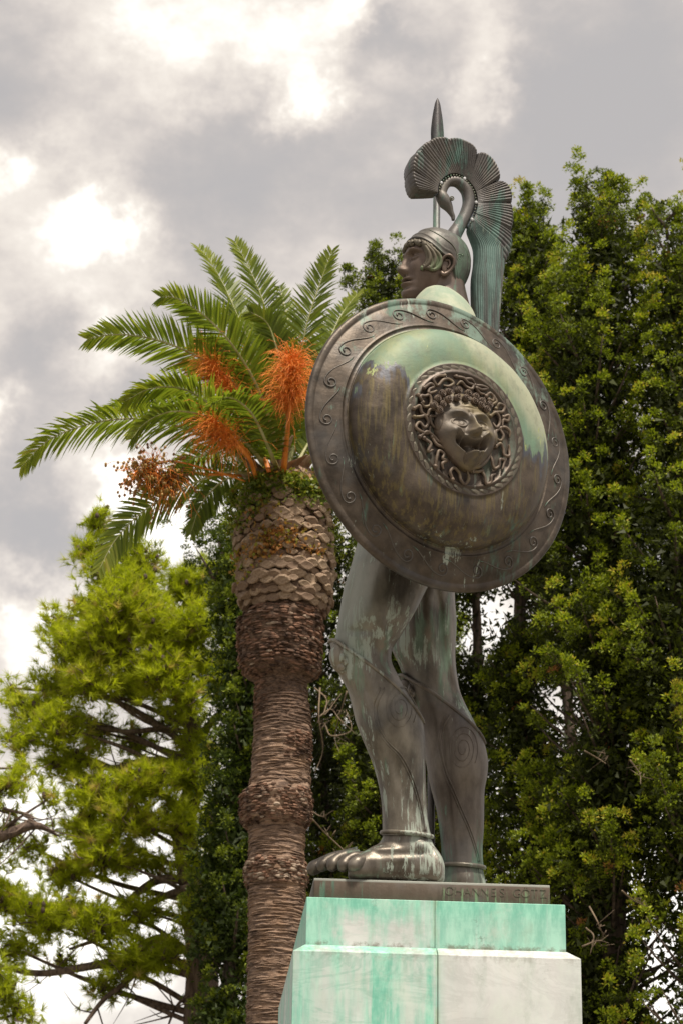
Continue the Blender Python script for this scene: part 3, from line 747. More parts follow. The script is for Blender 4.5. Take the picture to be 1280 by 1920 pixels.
for sgn in (1, -1):
    a = Acc(); a.add(*spiral(sgn * 2.0, .026, .002, .0145, 2.2 * sgn, .0011)); obj('spiral', a.mesh('spiral', M_orn), helm)
    a = Acc()
    pts = [helm_pt(sgn * x_, z_) for x_, z_ in ((.4, .098), (.8, .094), (1.15, .083), (1.5, .068), (1.75, .050), (1.85, .036), (1.86, .028))]
    a.add(*head_tube(pts, .0013, 6, 30)); pts = [helm_pt(sgn * x_, z_) for x_, z_ in ((.9, .105), (1.5, .090), (2.0, .072), (2.35, .048), (2.5, .02), (2.4, -.01))]
    a.add(*head_tube(pts, .0013, 6, 30)); obj('scroll_line', a.mesh('scroll_line', M_orn), helm)
# neck guard flap behind the ear
for sgn in (1, -1):
    ng = Acc()
    g0 = [(-.030, .071 * sgn, -.018), (-.044, .066 * sgn, -.018), (-.058, .058 * sgn, -.03), (-.028, .073 * sgn, -.055), (-.047, .072 * sgn, -.055), (-.066, .064 * sgn, -.06), (-.024, .072 * sgn, -.09), (-.044, .076 * sgn, -.095), (-.066, .070 * sgn, -.095),
          (-.034, .075 * sgn, -.115), (-.05, .08 * sgn, -.125), (-.07, .074 * sgn, -.125)]
    g0 = np.array(g0).reshape(4, 3, 3)
    gi = g0 - np.array([0, .006 * sgn, 0]); gg = np.concatenate([g0, gi[:, ::-1]], 1)
    n0 = 24; r_ = np.stack([hermite(np.linspace(0, 3, n0), np.arange(4.), gg[:, k]) for k in range(6)], 1)
    V = r_.reshape(-1, 3); F = grid_faces(n0, 6); V, F3 = caps(n0, 6, V); ng.add(hw(V), F, F3)
    obj('neck_guard', ng.mesh('neck_guard', M_head), statue)

# ------------------------------------------------------------------ crest: swan neck and plumes
CP = hw((-.0, 0, .1)); CN = lf
def C(px, py, side=0.0): return Pplane(px, py, CP, CN) + CN * np.asarray(side)[..., None]
M_crest = bronze('crest_bronze', (.075, .068, .068), (.15, .135, .12), green=(.12, .22, .19), g_amt=.55, p_amt=.3, metal=.35, rough=.42, streak=(9, 9, 2))
M_tail = bronze('tail_plume_bronze', (.08, .078, .075), (.14, .14, .13), green=(.16, .26, .235), g_amt=1.0, p_amt=.5, metal=.3, rough=.45, streak=(16, 16, .5))
sw = Acc()
pts = [(846, 458), (848, 446), (859, 426), (872, 401), (878, 378), (872, 355), (856, 341), (840, 341), (829, 354), (826, 368)]
rr = [17, 15.5, 13, 12, 12.5, 12.5, 11.5, 10, 9.5, 10]
sw.add(*tube([C(*p) for p in pts], np.array(rr) / 208, 20, 60))
obj('swan_neck', sw.mesh('swan_neck', M_crest), statue)
sw = Acc()
sw.add(*tube([C(*p) for p in [(825, 360), (828, 370), (834, 381), (840, 390), (844, 398), (848, 406), (848.5, 413)]], np.array([9, 12.5, 12.5, 9, 6, 4.5, 3]) / 208, 18, 30))
sh_ = obj('swan_head', sw.mesh('swan_head', M_crest), statue)
for s_ in (1, -1):
    sw = Acc()
    V, F, F3 = tube([C(842 + 3.6 * cos(a), 377 + 3.6 * sin(a), .052 * s_) for a in np.linspace(0, 2 * pi, 13)], .006, 6); sw.add(V, F, F3)
    sw.add(*ellipsoid(C(842, 377, .048 * s_), (.011,) * 3, None, 10, 6))
    obj('eye', sw.mesh('eye', M_dark), sh_)
M_band = bronze('crest_band_bronze', (.06, .07, .09), (.10, .12, .15), g_amt=.4, metal=.4)
inn = np.array([(815, 366), (817, 351), (829, 336), (846, 329.5), (863, 334.5), (876, 346), (887, 363), (890.5, 388), (885, 411), (876, 430)], float)
it = np.concatenate([[0], np.cumsum(np.linalg.norm(np.diff(inn, axis=0), axis=1))]); it /= it[-1]
def inner_at(s): return hermite(np.atleast_1d(s), it, inn)
bp = inner_at(np.linspace(0, 1, 50)); cen = np.array([852, 382.])
bd = bp + (cen - bp) / np.linalg.norm(cen - bp, axis=1)[:, None] * 3.0
bnd = Acc(); bnd.add(*tube(C(bd[:, 0], bd[:, 1], 0), .052, 12, None, flat=.35, ref=CN))
V = bnd.V[0]; bo_ = obj('crest_band', bnd.mesh('crest_band', M_band), statue)
stud = Acc()
for k in np.linspace(0.03, .97, 30):
    q = inner_at(k)[0]; q = q + (cen - q) / np.linalg.norm(cen - q) * 3.5
    stud.add(*ellipsoid(C(q[0], q[1], .052), (.008,) * 3, None, 8, 5))
so_ = obj('stud', stud.mesh('stud', M_orn), bo_); so_['kind'] = 'stuff'
for k in (.12, .42, .73, .93):
    q = inner_at(k)[0]; q = q + (cen - q) / np.linalg.norm(cen - q) * 3.2
    V, F, F3 = ellipsoid(C(q[0], q[1], .052), (.016, .01, .02), None, 8, 6); obj('rivet', Acc().add(V, F, F3).mesh('rivet', simple('rivet_pale', (.55, .56, .58), .5)), bo_)
def plume(s0, s1, outer, h0, h1, ribs, mat, nsd=96, nrd=26, curve=0.0, ext=0.012):
    """a ribbed, closed feather lobe between the band and its scalloped outer edge"""
    outer = np.array(outer, float); s0 -= .008; s1 += .008; outer[0] += (outer[0] - outer[1]) / np.linalg.norm(outer[0] - outer[1]) * 2.2; outer[-1] += (outer[-1] - outer[-2]) / np.linalg.norm(outer[-1] - outer[-2]) * 2.2; ot = np.concatenate([[0], np.cumsum(np.linalg.norm(np.diff(outer, axis=0), axis=1))]); ot /= ot[-1]
    s = np.linspace(0, 1, nsd); t = np.linspace(0, 1, nrd) ** .9
    I = inner_at(s0 + (s1 - s0) * s); O = hermite(s, ot, outer)
    q = I[None] + (O - I)[None] * t[:, None, None]
    d = O - I; pr = np.stack([-d[:, 1], d[:, 0]], -1); q = q + pr[None] * (curve * np.sin(pi * t) * t)[:, None, None]
    rib = np.abs(np.sin(pi * ribs * s + .7 * np.sin(5 * s))) ** .7
    edge = (1 - np.abs(2 * s - 1) ** 16) ** .5
    end = np.sqrt(np.clip(1 - ((t - .93) / .07).clip(0, 1) ** 2, 0, 1))
    hh = (h0 + (h1 - h0) * t ** .8)[:, None] * edge[None] * end[:, None]
    hh = hh + (.011 * (rib[None] - .6)) * np.minimum(1, t * 3)[:, None] * edge[None] * end[:, None] + .012 * edge[None] * np.sin(pi * s)[None] * t[:, None] * end[:, None]
    A = C(q[..., 0], q[..., 1], hh); B = C(q[..., 0], q[..., 1], -hh)
    a = Acc(); f = grid_faces(nrd, nsd, False); a.add(A.reshape(-1, 3), f); a.add(B.reshape(-1, 3), f[:, ::-1])
    # close the inner end
    k = np.arange(nsd - 1); V = np.concatenate([A[0], B[0]]); a.add(V, np.stack([k, k + 1, nsd + k + 1, nsd + k], -1)[:, ::-1])
    return obj('plume', a.mesh('plume', mat), statue)
plume(.0, .07, [(775, 364), (769, 357), (765, 346), (763, 334), (764, 326)], .06, .105, 7, M_crest, 60)
plume(.055, .19, [(763, 327), (763, 312), (766, 300), (771, 293), (777, 290)], .06, .12, 7, M_crest, 60)
plume(.17, .27, [(776, 291), (780, 283), (786, 277), (793, 273.5)], .06, .12, 6, M_crest, 60)
plume(.25, .37, [(792, 274), (803, 267.5), (817, 265), (830, 266)], .055, .115, 8, M_crest)
plume(.36, .50, [(830.5, 268), (845, 267), (862, 272), (878, 281), (886, 292)], .055, .12, 12, M_crest)
plume(.49, .62, [(888, 294), (898, 294), (913, 304), (925, 322), (931, 341)], .055, .115, 12, M_crest)
plume(.61, .735, [(931, 347), (942, 353), (951, 368), (953, 387)], .055, .11, 10, M_crest)
plume(.73, .85, [(953, 390), (955, 408), (955, 425), (952, 442)], .055, .10, 10, M_crest, curve=-.03)
plume(.84, .93, [(952, 440), (954, 455), (950, 480), (943, 498), (939, 506)], .05, .09, 9, M_crest, curve=-.07)
# tail plume hanging down the back
nr_, ns_ = 60, 150
ty = np.linspace(418, 660, nr_)
lx = hermite(ty, np.array([418, 432, 445, 464, 490, 520, 560, 600, 660.]), np.array([878, 875, 880, 887, 888, 884, 884, 886, 888.]))
rx_ = hermite(ty, np.array([418, 432, 445, 464, 490, 520, 560, 600, 660.]), np.array([893, 905, 920, 938, 943, 940, 936, 933, 930.]))
s = np.linspace(0, 1, ns_); hv = hermite(ty, np.array([418., 450, 520, 660]), np.array([.05, .085, .10, .09]))
edge = (1 - np.abs(2 * s - 1) ** 5) ** .5
rib = np.abs(np.sin(pi * 15 * s)) ** .7
X = lx[:, None] + (rx_ - lx)[:, None] * s; Yy = np.broadcast_to(ty[:, None], X.shape)
H = hv[:, None] * edge + .012 * (rib - .6)[None] * edge
A = C(X, Yy, H); B = C(X, Yy, -H)
a = Acc(); f = grid_faces(nr_, ns_, False); a.add(A.reshape(-1, 3), f); a.add(B.reshape(-1, 3), f[:, ::-1])
obj('tail_plume', a.mesh('tail_plume', M_tail), statue)
# ------------------------------------------------------------------ spear
SY = 18.98
ptip, p1 = P(819.5, 184, SY), P(806, 1640, SY + .02)
ax = (p1 - ptip) / np.linalg.norm(p1 - ptip)
M_spear = bronze('spear_bronze', (.09, .085, .09), (.15, .14, .14), g_amt=.6, metal=.5, rough=.38)
top_sh = P(813.5, 430, SY); sp = Acc(); tb0 = P(816, 285, SY)
def sppt(py): 
    k = (py - 184) / (1640 - 184); return P(819.5 + (806 - 819.5) * k, py, SY)
bot = sppt(1640); bot = np.array([bot[0], bot[1], BASE_Z0 + BH - .01])
sp.add(*tube([sppt(270), sppt(600), sppt(1000), sppt(1440), bot], [.034, .034, .033, .033, .030], 16, None))
sp_o = obj('spear', sp.mesh('spear', M_spear), statue)
bl = Acc(); n = 40
ky = np.linspace(184, 285, n); wv_ = hermite(ky, np.array([184., 190, 205, 230, 255, 270, 285]), np.array([.5, 4, 8, 12.2, 14, 12.5, 7]))
rings = []
for y_, w_ in zip(ky, wv_):
    c = sppt(y_); wm_ = w_ / 205; t_ = min(.035, wm_ * .5)
    rings.append([c + fw * wm_ * 1, c + lf * t_ * .25 + fw * wm_ * .3, c + lf * t_, c + lf * t_ * .25 - fw * wm_ * .3, c - fw * wm_, c - lf * t_ * .25 - fw * wm_ * .3, c - lf * t_, c - lf * t_ * .25 + fw * wm_ * .3])
V = np.array(rings).reshape(-1, 3); F = grid_faces(n, 8); V, F3 = caps(n, 8, V); bl.add(V, F, F3)
obj('blade', bl.mesh('blade', M_spear, smooth=False), sp_o)
bl = Acc()
for k in range(9):
    c = sppt(1570 + k * 4.5); bl.add(*tube([c + ax * -.006, c, c + ax * .006], [.034, .041, .034], 14))
obj('grip_ring', bl.mesh('grip_ring', M_spear), sp_o)['kind'] = 'stuff'
# ------------------------------------------------------------------ greaves
M_grv = bronze('greave_bronze', (.085, .072, .056), (.26, .23, .18), green=(.18, .27, .19), g_amt=.3, p_amt=.78, metal=.55, rough=.34)
M_grv2 = bronze('greave_bronze_green', (.075, .058, .046), (.20, .17, .14), green=(.14, .28, .20), g_amt=.45, p_amt=.6, metal=.55, rough=.36)
def greave(leg, tops, ybot, mat, spiral_c, face_c, line, sgnl):
    """tops: (theta, py) of the rim, theta from pi (front of knee) round by the near side to 0 (back)"""
    n, ns = 70, 72
    th = np.linspace(-pi, pi, ns, endpoint=False)
    ta = np.array(tops, float); o = np.argsort(ta[:, 0]); ta = ta[o]
    ty = hermite(np.abs(th), ta[:, 0], ta[:, 1])
    u = np.linspace(0, 1, n)[:, None]
    PY = ty[None] + (ybot - ty[None]) * u
    flare = .012 + .030 * np.exp(-u * 26) * np.clip((np.abs(th)[None] / pi) ** 2, 0.1, 1)
    O = leg.pt(np.broadcast_to(th, PY.shape), PY, .0)
    q = leg.at(PY.ravel()); mid = ((q[:, 0] + q[:, 1]) / 2).reshape(PY.shape); hwv = ((q[:, 1] - q[:, 0]) / 2).reshape(PY.shape); Yv = q[:, 2].reshape(PY.shape); bv = q[:, 3].reshape(PY.shape)
    TH = np.broadcast_to(th, PY.shape)
    O = P(mid + (hwv + flare * 230) * np.cos(TH), PY, Yv - (bv + flare) * np.sin(TH))
    I0 = P(mid[0] + (hwv[0] - 2) * np.cos(th), PY[0], Yv[0] - (bv[0] - .01) * np.sin(th))
    O = sculpt(O.reshape(-1, 3)).reshape(O.shape)
    V = np.concatenate([I0[None], O]).reshape(-1, 3)
    a = Acc(); a.add(V, grid_faces(n + 1, ns))
    g_ = obj('greave', a.mesh('greave', mat), statue)
    rim = O[0]; rim = np.vstack([rim, rim[:1]])
    a = Acc(); a.add(*tube(rim, .016, 8, None)); obj('rim', a.mesh('rim', mat), g_)
    def on(px, py, off=.014): return sculpt(leg.onsurf(np.asarray(px, float), np.asarray(py, float), off))
    a = Acc(); cx, cy, rx0, ry0 = spiral_c
    t = np.linspace(0, 1, 160); ang = t * 2 * pi * 3.1; r = .16 + .84 * t
    a.add(*tube(on(cx + rx0 * r * np.cos(ang), cy + ry0 * r * np.sin(ang), .0125), .0045, 6, None))
    obj('spiral', a.mesh('spiral', mat), g_)
    a = Acc(); l = np.array(line, float); q = hermite(np.linspace(0, 1, 70), np.linspace(0, 1, len(l)), l)
    for d_ in (0, 7 * sgnl):
        a.add(*tube(on(q[:, 0] + d_ * (1 - np.linspace(0, 1, 70) * .6), q[:, 1], .0125), .0075, 6, None))
    obj('scroll_line', a.mesh('scroll_line', mat), g_)
    return g_, on
gn_, on_n = greave(near_leg, [(0, 1356), (.35, 1338), (.8, 1292), (1.25, 1256), (1.7, 1232), (2.2, 1213), (2.7, 1200), (pi, 1203)], 1566, M_grv,
    (748, 1329, 30, 45), None, [(712, 1290), (700, 1325), (705, 1360), (722, 1390), (745, 1415), (762, 1445), (775, 1480), (785, 1520), (792, 1558)], 1)
gf_, on_f = greave(far_leg, [(0, 1394), (.4, 1372), (.8, 1350), (1.25, 1322), (1.7, 1296), (2.2, 1279), (2.7, 1266), (pi, 1268)], 1622, M_grv2,
    (866, 1405, 27, 45), None, [(835, 1340), (825, 1365), (822, 1400), (830, 1440), (845, 1480), (862, 1520), (878, 1560), (890, 1600), (893, 1615)], 1)
# lion mask over the knee caps
def knee_mask(cx, cy, Y0, parent, s=1.0, mat=M_grv):
    a = Acc(); c0 = lambda x, y, d: P(cx + x * s, cy + y * s, Y0 - d)
    a.add(*tube([c0(-2, -24, .0), c0(-4, -8, .02), c0(0, 10, .02), c0(8, 30, .0)], np.array([14, 20, 18, 6]) / 235 * s, 18, 24))
    for (x, y, d, r) in ((-6, -8, .06, .035), (6, -14, .085, .03), (-4, 2, .07, .04), (7, 4, .085, .032), (2, -3, .10, .026), (0, 14, .07, .035), (10, -2, .07, .03), (-2, -18, .05, .034), (12, -10, .06, .024)):
        a.add(*ellipsoid(c0(x, y, d), (r, r * .8, r * 1.2)))
    a.add(*tube([c0(1, -16, .085), c0(0, -2, .115), c0(-2, 4, .10)], [.014, .02, .016], 8, 10))
    obj('lion_mask', a.mesh('lion_mask', mat), parent)
knee_mask(640, 1236, YN - .09, gn_)
knee_mask(767, 1297, YF - .06, gf_, .9, M_grv2)
for leg, y0, dy, r, par in ((near_leg, 1561, 8, .019, gn_), (far_leg, 1622, 5, .019, gf_)):
    th = np.linspace(0, 2 * pi, 49)
    a = Acc(); a.add(*tube(leg.pt(th, y0 + dy * .5 + dy * .5 * np.cos(th) - 4 * np.abs(np.sin(th)), .016), r, 8, None)); obj('ankle_band', a.mesh('ankle_band', M_grv), par)

# ------------------------------------------------------------------ shield
AZ, EL, RS = .515838, -.0188983, 1.2857
wS = np.array([sin(AZ) * cos(EL), -cos(AZ) * cos(EL), sin(EL)]); uS = np.cross([0, 0, 1.], wS); uS /= np.linalg.norm(uS); vS = np.cross(wS, uS)
CS = P(829.56, 829.4, 17.3)
SM = Matrix(((uS[0], vS[0], wS[0], CS[0]), (uS[1], vS[1], wS[1], CS[1]), (uS[2], vS[2], wS[2], CS[2]), (0, 0, 0, 1)))
def S(px, py, h):
    """photograph pixel -> shield coordinates (u, v) at height h above the rim plane"""
    q = Pplane(px, py, CS + wS * h, wS) - CS
    return np.stack([q @ uS, q @ vS], -1)
def shx(m, col, r, met):
    x, y, z = m.xyz()
    rad = m.math('SQRT', m.math('ADD', m.math('MULTIPLY', x, x), m.math('MULTIPLY', y, y)))
    st = m.noise(1.0, 7, .62, (5.5, .55, 5.5), (1, 2, 3)); fine = m.noise(1.0, 7, .7, (24, 1.4, 24), (3, 1, 3))
    big = m.noise(2.2, 4, .55, (1, .7, 1), (6, 2, 5))
    a = m.math('MULTIPLY_ADD', x, .16, y)
    a = m.math('MULTIPLY_ADD', m.math('SUBTRACT', st, .5), 1.5, a)
    a = m.math('MULTIPLY_ADD', m.math('SUBTRACT', big, .5), 1.3, a)
    a = m.math('MULTIPLY_ADD', m.math('SUBTRACT', fine, .5), .30, a)
    inside = m.math('SUBTRACT', 1.0, m.step(rad, .955, .985)); outmed = m.step(rad, .565, .585)
    dome = m.math('MULTIPLY', inside, outmed)
    top = m.math('MULTIPLY', m.step(a, .19, .29), dome)
    gcol = m.mix(m.step(big, .35, .6), (.23, .27, .14), (.15, .24, .165))
    cream = m.step(m.math('MULTIPLY_ADD', x, .9, m.math('MULTIPLY_ADD', st, .6, y)), 1.0, 1.3)
    gcol = m.mix(m.math('MULTIPLY', cream, .8), gcol, (.42, .43, .31))
    gcol = m.mix(m.math('MULTIPLY', m.step(fine, .5, .7), .35), gcol, (.12, .24, .18)); mot = m.noise(6, 8, .72, (1, .7, 1), (8, 1, 1)); gcol = m.mix(m.math('MULTIPLY', m.step(mot, .5, .66), .45), gcol, (.15, .17, .12))
    col = m.mix(m.math('MULTIPLY', top, .9), col, gcol)
    edge = m.math('MULTIPLY', m.math('MULTIPLY', m.step(a, .05, .18), m.math('SUBTRACT', 1.0, m.step(a, .2, .26))), dome)
    col = m.mix(m.math('MULTIPLY', edge, .6), col, (.10, .115, .15))
    # golden and pale runs down the lower dome
    low = m.math('MULTIPLY', m.math('SUBTRACT', 1.0, m.step(a, -.05, .2)), dome)
    col = m.mix(m.math('MULTIPLY', m.math('MULTIPLY', low, m.step(fine, .48, .62)), .5), col, (.20, .16, .06))
    run = m.math('MULTIPLY', m.step(m.noise(1.0, 6, .65, (11, .5, 11), (9, 4, 1)), .60, .68), m.math('MULTIPLY', inside, m.math('SUBTRACT', 1.0, top)))
    col = m.mix(m.math('MULTIPLY', run, .5), col, (.20, .26, .15))
    sp = m.math('MULTIPLY', m.step(m.noise(1.0, 7, .7, (5, 1.6, 5), (2.2, 8.1, 3)), .635, .65), dome)
    col = m.mix(m.math('MULTIPLY', sp, .85), col, (.33, .38, .16))
    # green on the upper rim
    rn = m.noise(3.2, 7, .68, (1, .8, 1), (4, 4, 4)); rt = m.math('MULTIPLY', m.step(m.math('MULTIPLY_ADD', y, .11, m.math('MULTIPLY_ADD', x, .03, m.math('MULTIPLY_ADD', m.math('SUBTRACT', fine, .5), .25, rn))), .59, .72), m.step(rad, .96, .98))
    col = m.mix(m.math('MULTIPLY', rt, .75), col, (.16, .25, .20))
    # medallion: dark brown with gold in the hollows
    md_ = m.math('SUBTRACT', 1.0, outmed)
    col = m.mix(m.math('MULTIPLY', md_, .5), col, (.085, .062, .048))
    mg = m.math('MAXIMUM', top, rt)
    return col, m.math('MULTIPLY_ADD', mg, .12, r), m.math('MULTIPLY', met, m.math('MULTIPLY_ADD', mg, -.8, 1.0))
M_sh = bronze('shield_bronze', (.048, .037, .028), (.128, .100, .076), green=(.11, .20, .15), g_amt=.38, p_amt=.35, metal=.5, rough=.38, streak=(7, .8, 7), extra=shx)
prof = [  # radius, height (fractions of R), front face from centre to the edge then back
    (0, .262), (.30, .262), (.372, .262), (.376, .268), (.384, .271), (.392, .268), (.396, .263), (.432, .260), (.440, .262), (.446, .260), (.4495, .254)]
for t in np.linspace(.05, 1, 26):
    r = .45 + (.742 - .45) * math.sin(t * pi / 2) ** 1.0; h_ = .068 + (.254 - .068) * math.cos(t * pi / 2) ** .92
    prof.append((r, h_))
prof += [(.7435, .060), (.748, .0625), (.754, .0625), (.757, .058), (.778, .056), (.781, .0605), (.787, .061), (.791, .056), (.80, .052), (.88, .030), (.945, .008), (.950, .0045), (.956, .0045), (.960, .006), (.968, .006), (.98, .004), (.992, .0), (1.0, -.010), (1.0, -.024), (.992, -.032), (.98, -.034), (.95, -.030)]
prof += [(.80, .012), (.735, .035), (.66, .115), (.56, .175), (.42, .215), (.2, .225), (0, .226)]
pr_ = np.array(prof) * RS; nseg = 240
th = np.arange(nseg) * 2 * pi / nseg
V = np.stack([pr_[1:-1, 0][:, None] * np.cos(th), pr_[1:-1, 0][:, None] * np.sin(th), np.broadcast_to(pr_[1:-1, 1][:, None], (len(pr_) - 2, nseg))], -1).reshape(-1, 3)
V[:, 2] += vnoise(V, 5, 2) * .012
F = grid_faces(len(pr_) - 2, nseg); V, F3 = caps(len(pr_) - 2, nseg, V)
shield = obj('shield', mesh_np('shield', V, [F, F3], M_sh), statue, SM)
def rimh(r):    # rim surface height at radius r (fraction)
    k = np.array([(a, b) for a, b in prof[:-7] if a >= .79 and b > -.005][:]); return float(np.interp(r, k[:, 0], k[:, 1]))
# running wave scrolls around the rim
NS = 21; da = 2 * pi / NS
def scroll_pts():
    pts = []
    # tail rising along the rim from the previous crest and curling over into a spiral
    for q_ in np.linspace(0, 1, 16):
        a = -.62 * da + q_ * .98 * da; r = .866 + .052 * math.sin((q_ - .5) * pi); pts.append((a, r))
    cx_, cr = .30 * da, .876
    for q_ in np.linspace(0, 1, 26):
        g_ = math.radians(75) - q_ * 2 * pi * 1.18; rr_ = .042 * (1 - .72 * q_); pts.append((cx_ + .06 * da + rr_ * math.cos(g_) / .88, cr + rr_ * math.sin(g_)))
    return pts
sp_ = scroll_pts()
pts = [(RS * r * cos(a), RS * r * sin(a), RS * rimh(r) + .001) for a, r in sp_]
ac = Acc(); ac.add(*tube(pts, np.interp(np.linspace(0, 1, 90), [0, .1, .8, 1], [.003, .0068, .0075, .010]), 8, None) if False else tube(np.array(hermite(np.linspace(0, 1, 90), np.linspace(0, 1, len(pts)), np.array(pts))), np.interp(np.linspace(0, 1, 90), [0, .1, .8, 1], [.002, .0055, .006, .0085]), 8, None))
M_scr = bronze('scroll_bronze', (.085, .068, .056), (.13, .115, .10), green=(.13, .25, .19), g_amt=.55, metal=.4, rough=.4)
sme = ac.mesh('scroll', M_scr)
for k in range(NS):
    obj('scroll', sme, shield, SM @ Matrix.Rotation(k * da + .1, 4, 'Z'))
# beading in the groove round the dome and leaves round the medallion
M_bead = bronze('bead_bronze', (.20, .16, .07), (.26, .22, .12), green=(.10, .24, .16), g_amt=.7, metal=.35)
a = Acc(); NB = 110
for k in range(NB):
    g_ = k * 2 * pi / NB; c = np.array([cos(g_), sin(g_), 0]); t = np.array([-sin(g_), cos(g_), 0])
    q = [(c * (.7615 + .0085 * math.cos(x)) + t * .0135 * math.sin(x)) * RS + np.array([0, 0, .0575 * RS]) for x in np.linspace(-1.9, 1.9, 7)]
    a.add(*tube(q, .0042, 5, None))
obj('beading', a.mesh('beading', M_bead), shield)['kind'] = 'stuff'
NLf = 40
lx_ = [(.398, .2625, 0), (.405, .2625, -.34), (.418, .2625, -.43), (.43, .2615, -.25), (.4385, .261, 0), (.43, .2615, .25), (.418, .2625, .43), (.405, .2625, .34)]
dl = 2 * pi / NLf
Vl = [(.416 * RS, 0, .2665 * RS)] + [(RS * r * cos(q * dl + (r - .4) * 2.2), RS * r * sin(q * dl + (r - .4) * 2.2), RS * h_) for r, h_, q in lx_]
Fl = [(0, i, i % 8 + 1) for i in range(1, 9)]
M_leafb = bronze('border_leaf_bronze', (.09, .075, .055), (.16, .14, .105), green=(.13, .24, .17), g_amt=.3, metal=.35)
lme2 = mesh_np('border_leaf', Vl, Fl, M_leafb, smooth=False)
for k in range(NLf): obj('border_leaf', lme2, shield, SM @ Matrix.Rotation(k * dl, 4, 'Z'))
# ------------------------------------------------------------------ the gorgon mask on the boss
M_gor = MT('gorgon_bronze')
x, y, z = M_gor.xyz()
gn1 = M_gor.noise(9, 6, .65); gn3 = M_gor.noise(3, 4, .6, off=(2, 2, 2))
hgt = M_gor.step(M_gor.math('MULTIPLY_ADD', gn3, .06, z), .375, .47)
c_ = M_gor.mix(M_gor.step(gn1, .35, .65), (.085, .06, .045), (.16, .115, .08))
c_ = M_gor.mix(M_gor.math('MULTIPLY', hgt, .35), c_, (.15, .15, .13))
c_ = M_gor.mix(M_gor.math('MULTIPLY', M_gor.step(gn3, .52, .66), .4), c_, (.22, .17, .05))
M_gor.set('Base Color', c_); M_gor.set('Roughness', .56); M_gor.set('Metallic', .2); M_gor.bump(M_gor.noise(40, 6, .7), .25, .008); M_gor = M_gor.m
ZP = .262 * RS
fc = S(876, 812, ZP + .06)                                     # centre of the face
FA, FB, FR = .285, .305, radians(5)
nx_, ny_ = 150, 160
u = np.linspace(-1.12, 1.12, nx_); v_ = np.linspace(-1.12, 1.12, ny_)
U, VV = np.meshgrid(u, v_)
wj = 1 - .34 * np.clip(-VV, 0, 1) ** 1.6                        # narrower jaw
UU = U / wj
R2 = UU ** 2 + VV ** 2 * .95
H = .135 * np.sqrt(np.clip(1.06 - R2, 0, 1)) - .03 * (R2 > 1.06)
ax_ = np.abs(U)
H += .030 * G(VV, .40 + .10 * np.sin(ax_ * 3.2), .075) * G(ax_, .38, .26) + .012 * G(VV, .62, .12) * G(ax_, .2, .2)
H -= .050 * np.exp(-((ax_ - .38) / .24) ** 2 - ((VV - .22) / .14) ** 2)
H += .040 * np.exp(-(((ax_ - .38) / .165) ** 2 + ((VV - .19) / .095) ** 2) ** 1.4)
lid = np.sqrt(((ax_ - .38) / .22) ** 2 + ((VV - .19) / .125) ** 2); H += .014 * G(lid, 1.0, .16)
nz = np.interp(VV, [-.22, -.16, -.06, .1, .3, .5], [0, .095, .13, .085, .05, .01]); nwid = np.interp(VV, [-.2, -.05, .15, .5], [.155, .13, .085, .10])
H += nz * np.exp(-(ax_ / nwid) ** 2.4)
H += .042 * np.exp(-((ax_ - .15) / .065) ** 2 - ((VV + .10) / .07) ** 2)
H += .040 * np.exp(-((ax_ - .58) / .2) ** 2 - ((VV + .06) / .17) ** 2)
H -= .010 * G(ax_ - (.24 + .8 * np.clip(-VV - .08, 0, .4)), 0, .06) * G(VV, -.2, .14)
mc = VV - (-.48 + .95 * U ** 2); mh = .150; mm = mc / mh; inm = np.exp(-np.abs(mm) ** 4) * np.exp(-(ax_ / .47) ** 6)
H -= .120 * inm
H += .020 * np.exp(-((np.abs(mm) - 1.45) / .38) ** 2) * np.exp(-(ax_ / .52) ** 6)
H += .022 * np.exp(-((mm - .7) / .35) ** 2) * np.exp(-(ax_ / .42) ** 4)
H += .060 * np.exp(-((ax_ - .33) / .045) ** 2) * inm * (mm > -.6)                                   # fangs
H -= .018 * G(((U - .02) / .23) ** 2 + ((VV + .70) / .27) ** 2, 1.15, .3) * (VV < -.5); tg = np.exp(-(((U - .02) / .185) ** 6) - (((VV + .64) / .235) ** 6)); H += (.105 - .03 * G(U - .02, 0, .035)) * tg
H += .03 * np.exp(-(ax_ / .2) ** 2 - ((VV + .95) / .09) ** 2)
H -= .010 * np.exp(-(((ax_ - .37) / .05) ** 2 + ((VV - .19) / .05) ** 2)); H -= .012 * G(ax_, .07, .03) * G(VV, .46, .09); H -= .010 * G(VV, .66 , .025) * G(ax_, 0, .4); H += .006 * vnoise(np.stack([U * 6, VV * 6, 0 * U], -1), 1, 3)
H = np.where(R2 > 1.05, np.minimum(H, -.02), H)
ca, sa = cos(FR), sin(FR)
# the head looks a little down and to the left of the boss
LX = U * FA; LY = VV * FB
X_ = fc[0] + LX * ca - LY * sa; Y_ = fc[1] + LX * sa + LY * ca
V = np.stack([X_, Y_, ZP + H], -1).reshape(-1, 3)
gor = obj('gorgon_face', mesh_np('gorgon_face', V, grid_faces(ny_, nx_, False), M_gor), shield, SM)
def cpx(cx, cy): return 740 + .203125 * cx, 660 + .203125 * cy
